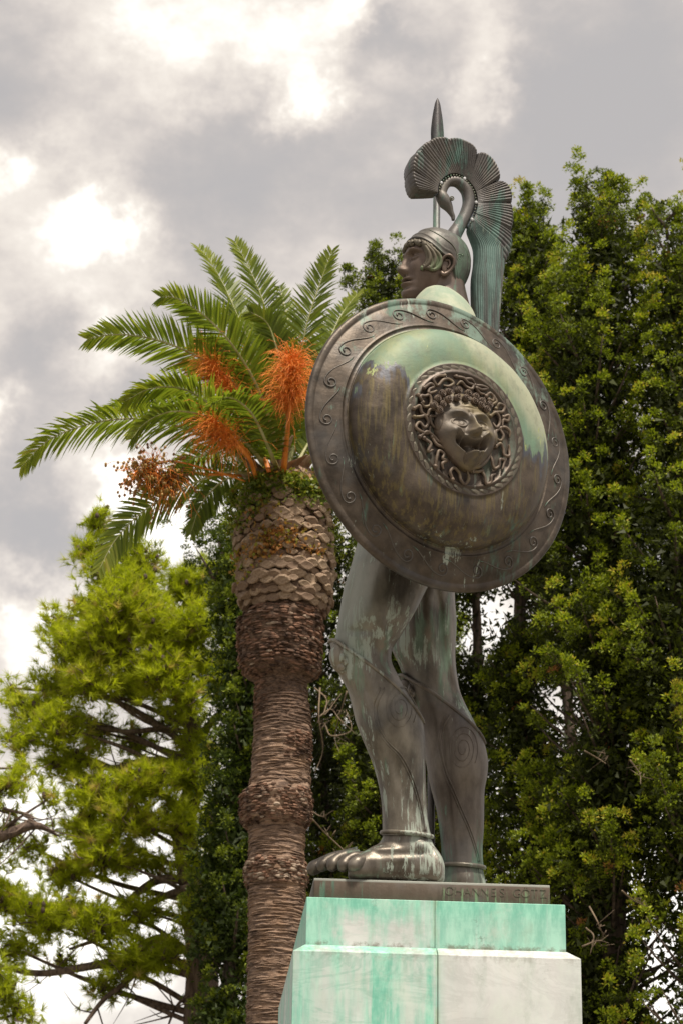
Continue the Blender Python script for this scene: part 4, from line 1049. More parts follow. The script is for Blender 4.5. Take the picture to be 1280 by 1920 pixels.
# snail curls on the brow
def curl_mesh():
    a = Acc(); t = np.linspace(0, 1, 40); an = t * 2 * pi * 2.1; r = .004 + .026 * t
    a.add(*tube(np.stack([r * np.cos(an), r * np.sin(an), .022 - .012 * t], -1), .0052, 6, None))
    V, F, F3 = ellipsoid((0, 0, -.012), (.032, .032, .024), None, 14, 8); a.add(V, F, F3)
    return a.mesh('hair_curl', M_gor)
cme = curl_mesh()
for k, (cx, cy) in enumerate([(495, 365), (585, 355), (675, 380), (745, 410), (800, 450), (435, 385), (395, 430), (495, 435), (575, 420), (655, 425), (735, 450), (790, 485), (360, 490), (440, 485), (410, 530), (845, 525), (870, 490)]):
    hh = .10 if cy > 400 else .075
    q = S(*cpx(cx, cy), ZP + hh); zc = ZP + hh
    M = SM @ Matrix.Translation((q[0], q[1], zc)) @ Matrix.Rotation(k * 1.7, 4, 'Z') @ Matrix.Diagonal((1, 1 if k % 2 else -1, 1, 1))
    if not k % 2: M = SM @ Matrix.Translation((q[0], q[1], zc)) @ Matrix.Rotation(k * 1.7, 4, 'Z')
    obj('hair_curl', cme, shield, M)
# hair mass under the curls
V, F, F3 = ellipsoid((fc[0] - .02, fc[1] + .24, ZP), (.27, .12, .075), None, 30, 16); obj('hair', Acc().add(V, F, F3).mesh('hair', M_gor), shield, SM)
for sgn in (1, -1):
    V, F, F3 = ellipsoid((fc[0] + sgn * .262, fc[1] + .03, ZP + .03), (.04, .075, .045), None, 14, 10); obj('ear', Acc().add(V, F, F3).mesh('ear', M_gor), shield, SM)
snakes = [
 [(450,220),(390,225),(350,260),(380,310),(440,260),(500,255),(530,290),(490,320),(440,310)],
 [(570,230),(620,245),(670,290),(715,310),(700,345),(650,320),(600,280),(560,310)],
 [(740,310),(800,320),(845,340),(800,352),(740,335),(780,380),(820,395)],
 [(270,330),(330,300),(350,320),(310,350),(300,380),(360,370),(380,360)],
 [(220,400),(270,410),(310,400),(325,440),(310,500),(270,505),(230,470)],
 [(840,405),(870,385),(900,420),(895,455),(855,440),(870,480),(925,465),(905,400)],
 [(930,520),(950,485),(1000,505),(990,550),(940,560),(900,550)],
 [(180,520),(220,500),(240,560),(290,590),(310,540),(370,540),(370,590),(320,600),(330,660),(380,720)],
 [(185,600),(235,600),(265,590),(300,640),(265,700),(225,650),(185,700),(240,740),(300,750),(320,690)],
 [(230,780),(290,740),(350,780),(400,830),(440,830)],
 [(270,800),(320,850),(300,920),(345,905)],
 [(340,790),(380,860),(430,880),(490,930)],
 [(370,1050),(380,960),(400,915),(445,940),(430,990),(475,1000),(425,1040),(440,1085)],
 [(525,1170),(500,1110),(540,1072),(580,1110),(600,1190),(640,1220),(670,1180),(660,1100)],
 [(800,1100),(820,1160),(835,1220),(872,1210),(880,1150),(925,1128)],
 [(710,1100),(750,1110),(790,1100),(810,1100)],
 [(860,930),(880,990),(910,1080),(950,1060),(960,995),(1000,1000),(980,1090)],
 [(930,870),(965,850),(990,900),(1000,955),(1040,965),(1050,905),(1040,860)],
 [(960,710),(920,740),(925,800),(970,820),(990,780),(965,705),(1010,700),(1050,740),(1050,790)],
 [(880,590),(925,565),(955,610),(955,670),(925,700),(900,655)],
 [(1000,600),(1040,590),(1035,640),(995,630),(980,690)],
 [(640,250),(700,260),(730,295)],
 [(250,460),(225,420),(250,395)],
 [(520,960),(600,1020),(690,1058),(760,1062),(840,1000),(885,935)],
 [(700,1040),(715,1075),(720,1120)]]
for k, sn in enumerate(snakes):
    sn = np.array(sn, float); px, py = cpx(sn[:, 0], sn[:, 1])
    hgt_ = .014 if k < 23 else .035
    q = S(px, py, ZP + hgt_); zz3 = ZP + hgt_ + .012 * np.abs(np.sin(np.arange(len(sn)) * 1.9)) * (k < 23)
    big = 1.35 if k == 23 else 1.0
    rd = np.full(len(sn), .0135 * big); rd[-1] = .007; rd[0] = .014
    a = Acc(); pts = np.column_stack([q, zz3]); a.add(*tube(pts, rd, 8, 12 * len(sn)))
    if k < 23:
        d_ = pts[0] - pts[1]; d_ /= np.linalg.norm(d_); a.add(*tube([pts[0] - d_ * .01, pts[0] + d_ * .008, pts[0] + d_ * .03], [.014, .021, .006], 8, 8))
    obj('snake' if k < 23 else 'snake_knot', a.mesh('snake', M_gor), shield, SM)
# ================================================================== palm
PY0 = 26.5
def pscale(px, py, Y): return float(np.dot(P(px, py, Y) - CAM, FWD)) / FPX      # metres per photograph pixel
tb = P(515, 1920, PY0)
palm_base = (float(tb[0]), PY0, 0.0)
palm = empty('palm_tree', Matrix.Translation(palm_base))
tag(palm, 'date palm with arching green fronds, orange fruit stalks and a thick stubbly trunk', 'palm tree')
# trunk silhouette: py, left, right
prof_t = np.array([(2500, 462, 566), (1920, 464, 569), (1800, 466, 571), (1720, 467, 572), (1668, 466, 572), (1660, 461, 574), (1650, 459, 575), (1632, 459, 575), (1622, 461, 572), (1612, 467, 570), (1554, 467, 572),
    (1547, 456, 579), (1535, 451, 583), (1500, 450, 586), (1488, 456, 584), (1478, 468, 582), (1422, 473, 583), (1380, 475, 585), (1345, 476, 584), (1320, 478, 580), (1290, 480, 576), (1276, 478, 578),
    (1268, 463, 592), (1255, 449, 600), (1200, 445, 604), (1172, 444, 607), (1160, 452, 609), (1148, 470, 610), (1138, 462, 614), (1125, 443, 622), (1060, 442, 623), (1000, 443, 622), (960, 447, 620), (930, 452, 616), (905, 462, 606), (885, 480, 590), (875, 505, 565)], float)
prof_t = prof_t[np.argsort(prof_t[:, 0])]
def trunk_at(py):
    q = np.stack([np.interp(py, prof_t[:, 0], prof_t[:, k]) for k in (1, 2)], -1); return q
def trunk_pt(th, py, off=0.0):
    """th: pi/2 nearest the viewer"""
    py, th = np.broadcast_arrays(np.asarray(py, float), np.asarray(th, float))
    q = trunk_at(py); mid = (q[..., 0] + q[..., 1]) / 2; hwp = (q[..., 1] - q[..., 0]) / 2
    m = .00625; b = hwp * m
    ax_pt = P(mid, py, PY0); off = np.asarray(off)
    return ax_pt + np.stack([np.cos(th) * (b + off), -np.sin(th) * (b + off), np.zeros_like(b)], -1)
nr, ns = 520, 120
py = np.concatenate([np.linspace(876, 1925, nr - 20), np.linspace(1935, 2500, 20)]); th = np.arange(ns) * 2 * pi / ns
PYg, THg = np.meshgrid(py, th, indexing='ij')
# ragged edges: wobble the silhouette rows with the angle
wob = vnoise(np.stack([np.cos(THg) * 1.5, np.sin(THg) * 1.5, PYg / 60], -1), 1.6, 3) * 26
PYs = np.where((PYg > 900) & (PYg < 1900), PYg + wob, PYg)
q = trunk_at(PYs); hwp = (q[..., 1] - q[..., 0]) / 2; mid = hermite(py, prof_t[:, 0], (prof_t[:, 1] + prof_t[:, 2]) / 2)[:, None] + 0 * hwp
mid = (trunk_at(PYg).sum(-1)) / 2
cyl = np.stack([np.cos(THg), np.sin(THg), PYg * 0], -1)
zz_ = PYg / 160.0
n1_ = vnoise(np.concatenate([cyl[..., :2] * 3.2, (PYg / 4.2)[..., None]], -1), 1, 3)
n2_ = vnoise(np.concatenate([cyl[..., :2] * 9, (PYg / 9)[..., None]], -1), 1, 3)
rough = np.interp(PYg, [900, 1130, 1150, 1275, 1290, 1480, 1490, 1550, 1560, 1612, 1620, 1660, 1670, 1930], [.03, .03, .05, .05, .022, .022, .05, .05, .016, .016, .04, .04, .015, .013])
rad = hwp * .00625 + n1_ * rough * .9 + n2_ * rough * 1.3
AX = P(mid, PYg, PY0)
V = AX + np.stack([np.cos(THg) * rad, -np.sin(THg) * rad, n2_ * 0], -1)
V = V.reshape(-1, 3); F = grid_faces(nr, ns); V, F3 = caps(nr, ns, V)
mt = MT('palm_bark'); x, y, z = mt.xyz()
r1 = mt.noise(1.0, 8, .7, (5, 5, 34), (0, 0, 0), .5); r2 = mt.noise(3, 6, .65); r3 = mt.noise(22, 6, .7, (1, 1, 2))
c_ = mt.mix(mt.step(r1, .36, .64), (.07, .042, .030), (.40, .27, .19))
c_ = mt.mix(mt.math('MULTIPLY', mt.step(r2, .45, .7), .5), c_, (.26, .15, .08))
c_ = mt.mix(mt.math('MULTIPLY', mt.step(r3, .62, .72), .6), c_, (.48, .40, .31))
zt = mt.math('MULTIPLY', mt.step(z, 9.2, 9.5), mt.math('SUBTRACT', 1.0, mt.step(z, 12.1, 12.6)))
c_ = mt.mix(mt.math('MULTIPLY', zt, .75), c_, mt.mix(mt.step(r3, .4, .6), (.04, .022, .014), (.16, .095, .06)))  # shade of the gaps between the leaf bases painted into the bark
mt.set('Base Color', c_); mt.set('Roughness', .9); mt.bump(mt.math('MULTIPLY_ADD', r1, 1.0, mt.math('MULTIPLY', r3, .7)), .7, .03)
ptr = obj('trunk', mesh_np('trunk', V, [F[:, ::-1], F3[:, ::-1]], mt.m), palm)
# cut leaf bases: pointed, cupped scales in spiral rows
ms_ = MT('leaf_base'); s1 = ms_.noise(9, 6, .65); s2 = ms_.noise(60, 5, .7, (1, .3, 1)); oi = ms_.N.new('ShaderNodeObjectInfo')
c_ = ms_.mix(ms_.step(s1, .35, .7), (.26, .175, .11), (.54, .41, .29)); c_ = ms_.mix(ms_.math('MULTIPLY', ms_.step(s2, .5, .7), .35), c_, (.15, .09, .05))
c_ = ms_.mix(ms_.math('MULTIPLY', oi.outputs['Random'], .85), c_, (.16, .10, .065))
ms_.set('Base Color', c_); ms_.set('Roughness', .85); ms_.bump(s2, .4, .01)
def scale_mesh(seed):
    r = np.random.default_rng(seed)
    # lens outline in x (width) and z (height); front face domed, lower lip hanging proud
    n = 10; a = np.linspace(0, 2 * pi, n, endpoint=False)
    X = np.cos(a) * (1 + r.normal(0, .05, n)); Z = np.sign(np.sin(a)) * np.abs(np.sin(a)) ** 1.5 * np.where(np.sin(a) > 0, .50, .46) * (1 + r.normal(0, .08, n))
    V = [(x_ * .5, .02 - .10 * (z_ < 0) * abs(z_) * 2, z_ * .62) for x_, z_ in zip(X, Z)]                     # outer lip
    V += [(x_ * .40, -.10, z_ * .46 - .01) for x_, z_ in zip(X, Z)]                                   # face ring
    V += [(0, -.06, -.02)]
    V += [(x_ * .42, .34, z_ * .50 + .04) for x_, z_ in zip(X, Z)]                                       # root in the trunk
    F = []
    for k in range(n):
        k2 = (k + 1) % n
        F += [(k, k2, n + k2), (k, n + k2, n + k), (n + k, n + k2, 2 * n), (k2, k, 2 * n + 1 + k), (k2, 2 * n + 1 + k, 2 * n + 1 + k2)]
    return mesh_np('leaf_base', V, F, ms_.m, smooth=False)
sms = [scale_mesh(k) for k in range(5)]
cnt = 0; big = []
rows_ = np.arange(938, 1152, 12.8)
for ri, y0 in enumerate(rows_):
    ncol = 23
    for ci in range(ncol):
        th0 = (ci + (.5 if ri % 2 else 0)) * 2 * pi / ncol + rng.normal(0, .02)
        big.append((th0, y0 + rng.normal(0, 1.6)))
vis = [b for b in big if math.sin(b[0]) > -.25]
hid = [b for b in big if math.sin(b[0]) <= -.25]
rng.shuffle(vis)
def scaleM(th0, y0, s, out=0.0, tilt=0.0):
    c = trunk_pt(th0, y0, out); nrm = np.array([math.cos(th0), -math.sin(th0), 0]); tg = np.array([math.sin(th0), math.cos(th0), 0])
    # local x = tangent, y = inward, z = up
    yv = -nrm * cos(tilt) + np.array([0, 0, 1]) * sin(tilt); yv /= np.linalg.norm(yv); xv = -np.cross([0, 0, 1.], yv); xv /= np.linalg.norm(xv); xv = np.cross(yv, [0, 0, 1.]); xv /= np.linalg.norm(xv); zv = np.cross(xv, yv)
    M = Matrix(((xv[0] * s[0], yv[0] * s[1], zv[0] * s[2], c[0]), (xv[1] * s[0], yv[1] * s[1], zv[1] * s[2], c[1]), (xv[2] * s[0], yv[2] * s[1], zv[2] * s[2], c[2]), (0, 0, 0, 1)))
    return M
rest = vis[292:] + hid
for th0, y0 in vis[:292]:
    s = .196 * rng.uniform(.7, 1.2); wv2 = rng.uniform(.85, 1.1)
    obj('leaf_base', sms[rng.integers(5)], palm, scaleM(th0, y0, (s * wv2, s * .9, s), rng.uniform(.0, .075), rng.normal(.22, .24)))
def join_scales(lst, sfun, name, mat, outr, tilt):
    a = Acc()
    base = [np.array([v.co for v in m.vertices]) for m in sms]; fc_ = [np.array([list(p.vertices) for p in m.polygons]) for m in sms]
    for th0, y0 in lst:
        k = rng.integers(5); s = sfun(); M = np.array(scaleM(th0, y0, s, rng.uniform(*outr), rng.normal(*tilt)))
        a.add(base[k] @ M[:3, :3].T + M[:3, 3], None, fc_[k])
    return a.mesh(name, mat, smooth=False)
o = obj('leaf_base', join_scales(rest, lambda: (.18, .16, .18), 'leaf_base', ms_.m, (.01, .05), (.2, .15)), palm); o['kind'] = 'stuff'
# brown ragged stubs of the middle and the rings
mb = simple('bark_flake', (.26, .145, .095), .95, 0, (.05, .028, .018), 7, .5)
mb2 = simple('bark_flake_pale', (.42, .33, .25), .95, 0, (.20, .13, .09), 9, .5)
lst = [(rng.uniform(0, 2 * pi), y0 + rng.normal(0, 3)) for y0 in np.arange(1152, 1274, 4.6) for _ in range(46)]
o = obj('bark_stub', join_scales(lst, lambda: (rng.uniform(.07, .13), rng.uniform(.12, .2), rng.uniform(.025, .06)), 'bark_stub', mb, (-.02, .035), (.35, .25)), palm); o['kind'] = 'stuff'
lst = [(rng.uniform(0, 2 * pi), rng.uniform(1150, 1262)) for _ in range(90)] + [(rng.uniform(0, 2 * pi), rng.uniform(1486, 1550)) for _ in range(60)] + [(rng.uniform(0, 2 * pi), rng.uniform(1620, 1660)) for _ in range(220)]
o = obj('pale_stub', join_scales(lst, lambda: (rng.uniform(.06, .12), rng.uniform(.08, .14), rng.uniform(.04, .08)), 'pale_stub', mb2, (-.02, .02), (.2, .2)), palm); o['kind'] = 'stuff'
lst = [(rng.uniform(0, 2 * pi), rng.uniform(1484, 1554)) for _ in range(1000)] + [(rng.uniform(0, 2 * pi), rng.uniform(1618, 1664)) for _ in range(400)] + [(rng.uniform(2.2, 3.6), rng.uniform(1262, 1350)) for _ in range(260)]
lst += [(rng.uniform(-.6, 1.4), rng.uniform(1380, 1432)) for _ in range(200)]
o = obj('ring_stub', join_scales(lst, lambda: (rng.uniform(.05, .10), rng.uniform(.10, .16), rng.uniform(.02, .045)), 'ring_stub', mb2 if False else mb, (-.02, .025), (.3, .3)), palm); o['kind'] = 'stuff'
# horizontal leaf-scar ridges on the smooth lengths
a = Acc()
for y0 in np.concatenate([np.arange(1280, 1480, 3.4), np.arange(1556, 1614, 3.2), np.arange(1664, 1930, 3.4)]):
    t0 = rng.uniform(0, 2 * pi); 
    for seg in range(5):
        ln = rng.uniform(.5, 1.5); t = np.linspace(t0, t0 + ln, 8); t0 += ln + rng.uniform(.02, .4)
        yy = y0 + np.cumsum(rng.normal(0, .9, 8)); 
        a.add(*tube(trunk_pt(t, yy, rng.uniform(-.004, .010)), np.array([.003, .009, .011, .012, .012, .011, .009, .003]) * rng.uniform(.7, 1.3), 4))
o = obj('leaf_scar', a.mesh('leaf_scar', mt.m), palm); o['kind'] = 'stuff'
# ---- fronds
M_frond = leafmat('palm_leaflet', [(0, (.06, .085, .015)), (.45, (.15, .20, .026)), (.8, (.29, .32, .045)), (1, (.42, .38, .09))], .45, .42, 1.3)
M_rach = simple('palm_rachis', (.48, .47, .24), .5, 0, (.32, .33, .12), 6)
M_rachd = simple('petiole', (.30, .27, .09), .5, 0, (.20, .15, .05), 5)
def frond(pts, up=(-.0, .75, .65), Lm=.62, seed=0, tintb=.0, droop=.12, start=.14, n=120, w=.030, vee=.30):
    r = np.random.default_rng(seed)
    K = np.array([P(*p_) for p_ in pts]); tt = np.linspace(0, 1, len(K)); t = np.linspace(0, 1, 60)
    d = np.concatenate([[0], np.cumsum(np.linalg.norm(np.diff(K, axis=0), axis=1))]); C_ = hermite(t * d[-1], d, K)
    rr = np.interp(t, [0, .08, .3, .8, 1], [.055, .036, .022, .012, .004])
    fr = obj('frond', None, palm) if False else None
    V, F, F3 = tube(C_, rr, 6, None, flat=.6)
    fr = obj('frond', Acc().add(V, F, F3).mesh('frond', M_rach), palm)
    T = np.gradient(C_, axis=0); T /= np.linalg.norm(T, axis=1)[:, None]
    upv = np.array(up, float); upv /= np.linalg.norm(upv)
    n = int(n * 1.45) if n < 90 else n; q = np.linspace(start, 1, n); q = q + r.normal(0, .002, n); q = np.clip(q, 0, 1)
    c = hermite(q, t, C_); Tq = hermite(q, t, T); Tq /= np.linalg.norm(Tq, axis=1)[:, None]
    S_ = np.cross(Tq, upv); S_ /= np.linalg.norm(S_, axis=1)[:, None]; Nn = np.cross(S_, Tq)
    x = (q - start) / (1 - start)
    a = Acc()
    for sd_ in (1, -1):
        ln = 1.12 * Lm * (np.sin(pi * (.12 + .80 * x)) ** .75) * np.interp(x, [0, .1, 1], [.55, .9, .75]) * r.uniform(.85, 1.08, n)
        fwdk = .35 + .95 * x ** 1.3 + r.normal(0, .06, n)
        d = S_ * sd_ + Tq * fwdk[:, None] + Nn * (vee + r.normal(0, .14, n))[:, None]; d /= np.linalg.norm(d, axis=1)[:, None]
        wd = np.cross(d, Nn + r.normal(0, .25, (n, 3))); wd /= np.linalg.norm(wd, axis=1)[:, None]
        dz = np.array([0, 0, -1.]) * (droop * ln * r.uniform(.4, 1.6, n))[:, None]
        p0 = c; p1 = c + d * (ln * .35)[:, None] + dz * .10; p2 = c + d * (ln * .72)[:, None] + dz * .45; p3 = c + d * ln[:, None] + dz
        ww = (w * r.uniform(.8, 1.2, n))[:, None] * wd
        V = np.stack([p0 - ww * .25, p0 + ww * .25, p1 - ww * .5, p1 + ww * .5, p2 - ww * .36, p2 + ww * .36, p3], 1).reshape(-1, 3)
        i = np.arange(n)[:, None] * 7
        f4 = np.concatenate([i + [0, 1, 3, 2], i + [2, 3, 5, 4]]); f3 = i + [4, 5, 6]
        tn = np.clip(.42 + tintb + r.normal(0, .13, n) + .15 * (x > .85), 0, 1)
        a.add(V, f4, f3, 0.5); a.T4[-1] = np.concatenate([tn, tn]); a.T3[-1] = tn
    lo_ = obj('leaflets', a.mesh('leaflets', M_frond, False, True), fr); lo_['kind'] = 'stuff'
    return fr
cx0, cy0 = 528, 893
Yc = PY0
V3 = (-.05, .80, .60)
FR = [
 ([(cx0 - 30, cy0, Yc), (420, 838, Yc - .5), (330, 798, Yc - .9), (240, 785, Yc - 1.2), (150, 800, Yc - 1.4), (85, 830, Yc - 1.5), (42, 874, Yc - 1.55)], dict(Lm=.50, up=(.1, .55, .9), n=80, tintb=.10, droop=.3)),
 ([(cx0 - 25, cy0 - 5, Yc), (450, 810, Yc + .4), (370, 762, Yc + .8), (290, 752, Yc + 1.1), (225, 762, Yc + 1.3), (190, 772, Yc + 1.4)], dict(Lm=.42, up=(.1, .6, .9), tintb=.08, droop=.3)),
 ([(cx0 - 10, cy0 - 5, Yc), (490, 790, Yc - .4), (430, 710, Yc - .7), (350, 658, Yc - 1.0), (270, 632, Yc - 1.2), (205, 628, Yc - 1.3), (166, 636, Yc - 1.35)], dict(Lm=.58, up=(.25, .75, .75), n=82, tintb=.05)),
 ([(cx0, cy0 - 5, Yc), (510, 800, Yc - .5), (470, 700, Yc - .9), (415, 622, Yc - 1.2), (360, 575, Yc - 1.4), (322, 557, Yc - 1.5), (304, 557, Yc - 1.55)], dict(Lm=.56, up=(.5, .8, .5), n=80, tintb=.0)),
 ([(cx0, cy0 - 5, Yc + .1), (512, 770, Yc + .3), (480, 670, Yc + .5), (445, 590, Yc + .6), (412, 520, Yc + .7), (386, 478, Yc + .75), (374, 466, Yc + .8)], dict(Lm=.52, up=(.6, -.9, .2), tintb=.05)),
 ([(cx0, cy0 - 5, Yc + .1), (522, 770, Yc + .1), (515, 660, Yc + .2), (495, 570, Yc + .2), (466, 500, Yc + .2), (441, 454, Yc + .2)], dict(Lm=.54, up=(.5, -1, .1), tintb=.05, n=76)),
 ([(cx0 + 5, cy0 - 5, Yc), (545, 770, Yc - .1), (560, 690, Yc - .1), (575, 610, Yc - .2), (597, 540, Yc - .2), (622, 472, Yc - .2)], dict(Lm=.52, up=(-.4, -1, .1), tintb=.06, n=76)),
 ([(cx0 - 15, cy0, Yc - .2), (455, 825, Yc - .9), (385, 780, Yc - 1.4), (320, 772, Yc - 1.7), (270, 795, Yc - 1.9), (248, 822, Yc - 2.0)], dict(Lm=.46, up=(.1, .5, .95), tintb=-.05, droop=.35)),
 ([(cx0 - 30, cy0 + 5, Yc), (430, 885, Yc - .7), (350, 912, Yc - 1.1), (270, 958, Yc - 1.3), (215, 1015, Yc - 1.4), (186, 1068, Yc - 1.45)], dict(Lm=.46, up=(.35, .6, .75), tintb=.08, n=74)),
 ([(cx0 - 30, cy0 + 5, Yc), (455, 888, Yc + .8), (408, 910, Yc + 1.2), (376, 950, Yc + 1.4), (358, 1000, Yc + 1.5)], dict(Lm=.40, up=(.4, .5, .7), tintb=-.12)),
 ([(cx0 + 10, cy0 - 5, Yc + .2), (575, 760, Yc + .5), (610, 660, Yc + .8), (640, 590, Yc + 1.1), (668, 552, Yc + 1.3)], dict(Lm=.56, up=(-.5, -.9, .2), tintb=.05)),
 ([(cx0 + 15, cy0, Yc), (600, 800, Yc + .3), (670, 740, Yc + .6), (740, 720, Yc + .8), (800, 740, Yc + 1)], dict(Lm=.56, up=(0, .6, .8))),
 ([(cx0 + 20, cy0, Yc), (610, 850, Yc - .4), (690, 840, Yc - .8), (760, 880, Yc - 1), (800, 950, Yc - 1)], dict(Lm=.5, up=(0, .6, .8), tintb=.1)),
 ([(cx0 + 20, cy0 + 5, Yc), (600, 890, Yc + .3), (660, 920, Yc + .5), (700, 990, Yc + .6), (715, 1060, Yc + .6)], dict(Lm=.45, up=(-.3, .6, .7), tintb=-.1)),
 ([(cx0 - 5, cy0 - 5, Yc + .3), (500, 800, Yc + 1.0), (455, 730, Yc + 1.6), (400, 690, Yc + 2.0), (350, 690, Yc + 2.3)], dict(Lm=.54, up=(.2, .7, .7), tintb=-.1)),
 ([(cx0, cy0 - 5, Yc + .3), (520, 780, Yc + 1.0), (495, 680, Yc + 1.5), (460, 610, Yc + 1.9), (420, 575, Yc + 2.2)], dict(Lm=.56, up=(.3, .8, .5), tintb=-.08)),
 ([(cx0, cy0 - 5, Yc + .3), (540, 780, Yc + .9), (545, 680, Yc + 1.4), (540, 600, Yc + 1.7), (525, 540, Yc + 1.9)], dict(Lm=.54, up=(.1, .9, .3), tintb=-.05)),
 ([(cx0 + 8, cy0 - 5, Yc + .3), (560, 800, Yc + .7), (590, 700, Yc + 1.0), (615, 640, Yc + 1.3)], dict(Lm=.5, up=(-.2, .9, .4), tintb=.1)),
 ([(cx0 - 5, cy0 - 5, Yc - .3), (500, 830, Yc - 1.0), (468, 770, Yc - 1.5), (430, 745, Yc - 1.9), (395, 760, Yc - 2.2)], dict(Lm=.45, up=(.2, .5, .9), tintb=-.05, droop=.3)),
 ([(cx0, cy0, Yc + .5), (540, 850, Yc + 1.6), (560, 800, Yc + 2.4), (580, 790, Yc + 3.2), (595, 830, Yc + 3.8)], dict(Lm=.5, up=(0, .3, .9), tintb=-.1)),
 ([(cx0 - 8, cy0 - 3, Yc - .2), (470, 835, Yc - .7), (410, 770, Yc - 1.1), (345, 730, Yc - 1.3), (285, 728, Yc - 1.5), (235, 752, Yc - 1.6)], dict(Lm=.48, up=(.2, .6, .85), tintb=.12, droop=.3)),
 ([(cx0 - 3, cy0 - 5, Yc + .2), (515, 780, Yc + .5), (500, 690, Yc + .8), (470, 620, Yc + 1.0), (430, 590, Yc + 1.2), (395, 592, Yc + 1.3)], dict(Lm=.5, up=(.5, .8, .5), tintb=.12)),
 ([(cx0 + 3, cy0 - 5, Yc - .2), (534, 800, Yc - .5), (532, 720, Yc - .8), (518, 650, Yc - 1.0), (496, 600, Yc - 1.1), (470, 585, Yc - 1.2)], dict(Lm=.48, up=(.3, .9, .3), tintb=-.05)),
 ([(cx0 + 5, cy0 - 5, Yc + .6), (560, 790, Yc + 1.2), (580, 700, Yc + 1.6), (600, 650, Yc + 1.9), (625, 630, Yc + 2.1)], dict(Lm=.5, up=(-.3, .8, .5), tintb=.15)),
 ([(cx0 - 20, cy0 + 3, Yc + .4), (455, 860, Yc + 1.1), (400, 850, Yc + 1.6), (345, 870, Yc + 1.9), (310, 915, Yc + 2.1)], dict(Lm=.42, up=(.2, .5, .9), tintb=-.08, droop=.35)),
 ([(cx0 - 5, cy0 - 5, Yc - .1), (505, 815, Yc - .3), (475, 745, Yc - .4), (440, 690, Yc - .4), (398, 655, Yc - .4), (362, 645, Yc - .4)], dict(Lm=.5, up=(.4, .75, .6), tintb=.0)),
]
for k, (pts, kw) in enumerate(FR): frond(pts, seed=100 + k, **kw)
# old petiole stubs and brown sheaths at the crown
M_sheath = simple('palm_sheath', (.20, .11, .06), .8, 0, (.36, .27, .19), 5, .4)
for k in range(26):
    g_ = k * 2.399; r0 = .30; c = P(528, 905, PY0)
    b = c + np.array([cos(g_) * r0, sin(g_) * r0, -.05 + .1 * rng.uniform()]); d = np.array([cos(g_), sin(g_), rng.uniform(.5, 1.6)]); d /= np.linalg.norm(d)
    ln = rng.uniform(.25, .6); cu = np.array([cos(g_ + 1) * .1, sin(g_ + 1) * .1, -.05])
    a = Acc(); a.add(*tube([b - d * .1, b + d * ln * .5, b + d * ln + cu], [.075, .055, .012], 8, 10, flat=.35)); obj('leaf_sheath', a.mesh('leaf_sheath', M_sheath), palm)
# ---- flower and fruit stalks
M_or = simple('orange_stalk', (.85, .30, .05), .5, 0, (.62, .17, .02), 4)
M_or2 = simple('orange_strand', (.95, .33, .04), .55, 0, (.82, .21, .025), 6)
M_fr = simple('date_fruit', (.16, .07, .02), .5, 0, (.34, .20, .04), 3)
def inflo(stalk, rads, spread, nst, ln, grav, seed, fruits=0, thick=.0038, up0=.5):
    r = np.random.default_rng(seed); K = [P(*p_) for p_ in stalk]
    V, F, F3 = tube(K, np.array(rads), 8, 30, flat=.45, ref=(0, -1, .3)); st_ = obj('flower_stalk', Acc().add(V, F, F3).mesh('flower_stalk', M_or), palm)
    e = np.array(K[-1]); ax_ = e - np.array(K[-2]); ax_ /= np.linalg.norm(ax_)
    a = Acc(); fa_ = Acc()
    for k in range(nst):
        b = e - ax_ * r.uniform(-.02, .24) * spread + r.normal(0, .015, 3)
        d = ax_ * r.uniform(.0, 1.5) * up0 * 2 + r.normal(0, 1, 3) * .75 + r.normal(0, .35, 3) * (k % 7 == 0); d /= np.linalg.norm(d)
        L_ = ln * r.uniform(.25, 1.25); pts = []; vel = d.copy(); p_ = b.copy(); zig = r.normal(0, 1, 3); zig /= np.linalg.norm(zig)
        m = 7
        for j in range(m):
            pts.append(p_ + zig * (.012 if j % 2 else -.012) * (j > 1)); p_ = p_ + vel * L_ / m; vel = vel + np.array([0, 0, -grav * (.4 + 1.6 * j / m) * 1.2 / m]) + r.normal(0, .10, 3); vel /= max(1, np.linalg.norm(vel))
        V, F, F3 = tube(pts, np.linspace(thick, thick * .55, m), 3); a.add(V, F, F3)
        if fruits and k % 2 == 0:
            for j in range(fruits):
                c = pts[r.integers(2, m)] + r.normal(0, .02, 3); V, F, F3 = ellipsoid(c, (.017, .017, .023), None, 6, 4); fa_.add(V, F, F3)
    o_ = obj('flower_strands', a.mesh('flower_strands', M_or2), st_); o_['kind'] = 'stuff'
    if fruits: o_ = obj('fruits', fa_.mesh('fruits', M_fr), st_); o_['kind'] = 'stuff'
Yf = PY0 - .9
inflo([(531, 893, Yf + .5), (536, 840, Yf), (541, 790, Yf - .3), (548, 690, Yf - .5)], [.085, .07, .058, .015], 2.3, 1100, .62, 1.9, 1, up0=.9)
inflo([(482, 898, Yf + .5), (462, 850, Yf), (430, 820, Yf - .3), (402, 800, Yf - .5)], [.06, .06, .05, .02], 1.9, 460, .62, 1.7, 2, up0=.8)
inflo([(484, 830, Yf + .2), (462, 775, Yf + .2), (432, 735, Yf + .1), (400, 690, Yf)], [.03, .035, .03, .015], 2.8, 560, .62, 1.7, 3, up0=.9)
inflo([(452, 892, Yf + .5), (400, 889, Yf), (345, 890, Yf - .2), (300, 900, Yf - .4)], [.03, .03, .028, .014], 1.0, 260, .60, 1.5, 4, fruits=3, up0=.35)
inflo([(460, 902, Yf + .4), (390, 880, Yf - .2), (310, 865, Yf - .5), (262, 885, Yf - .7)], [.018, .018, .016, .01], 1.0, 130, .5, 1.0, 5, fruits=4, up0=.3, thick=.004)
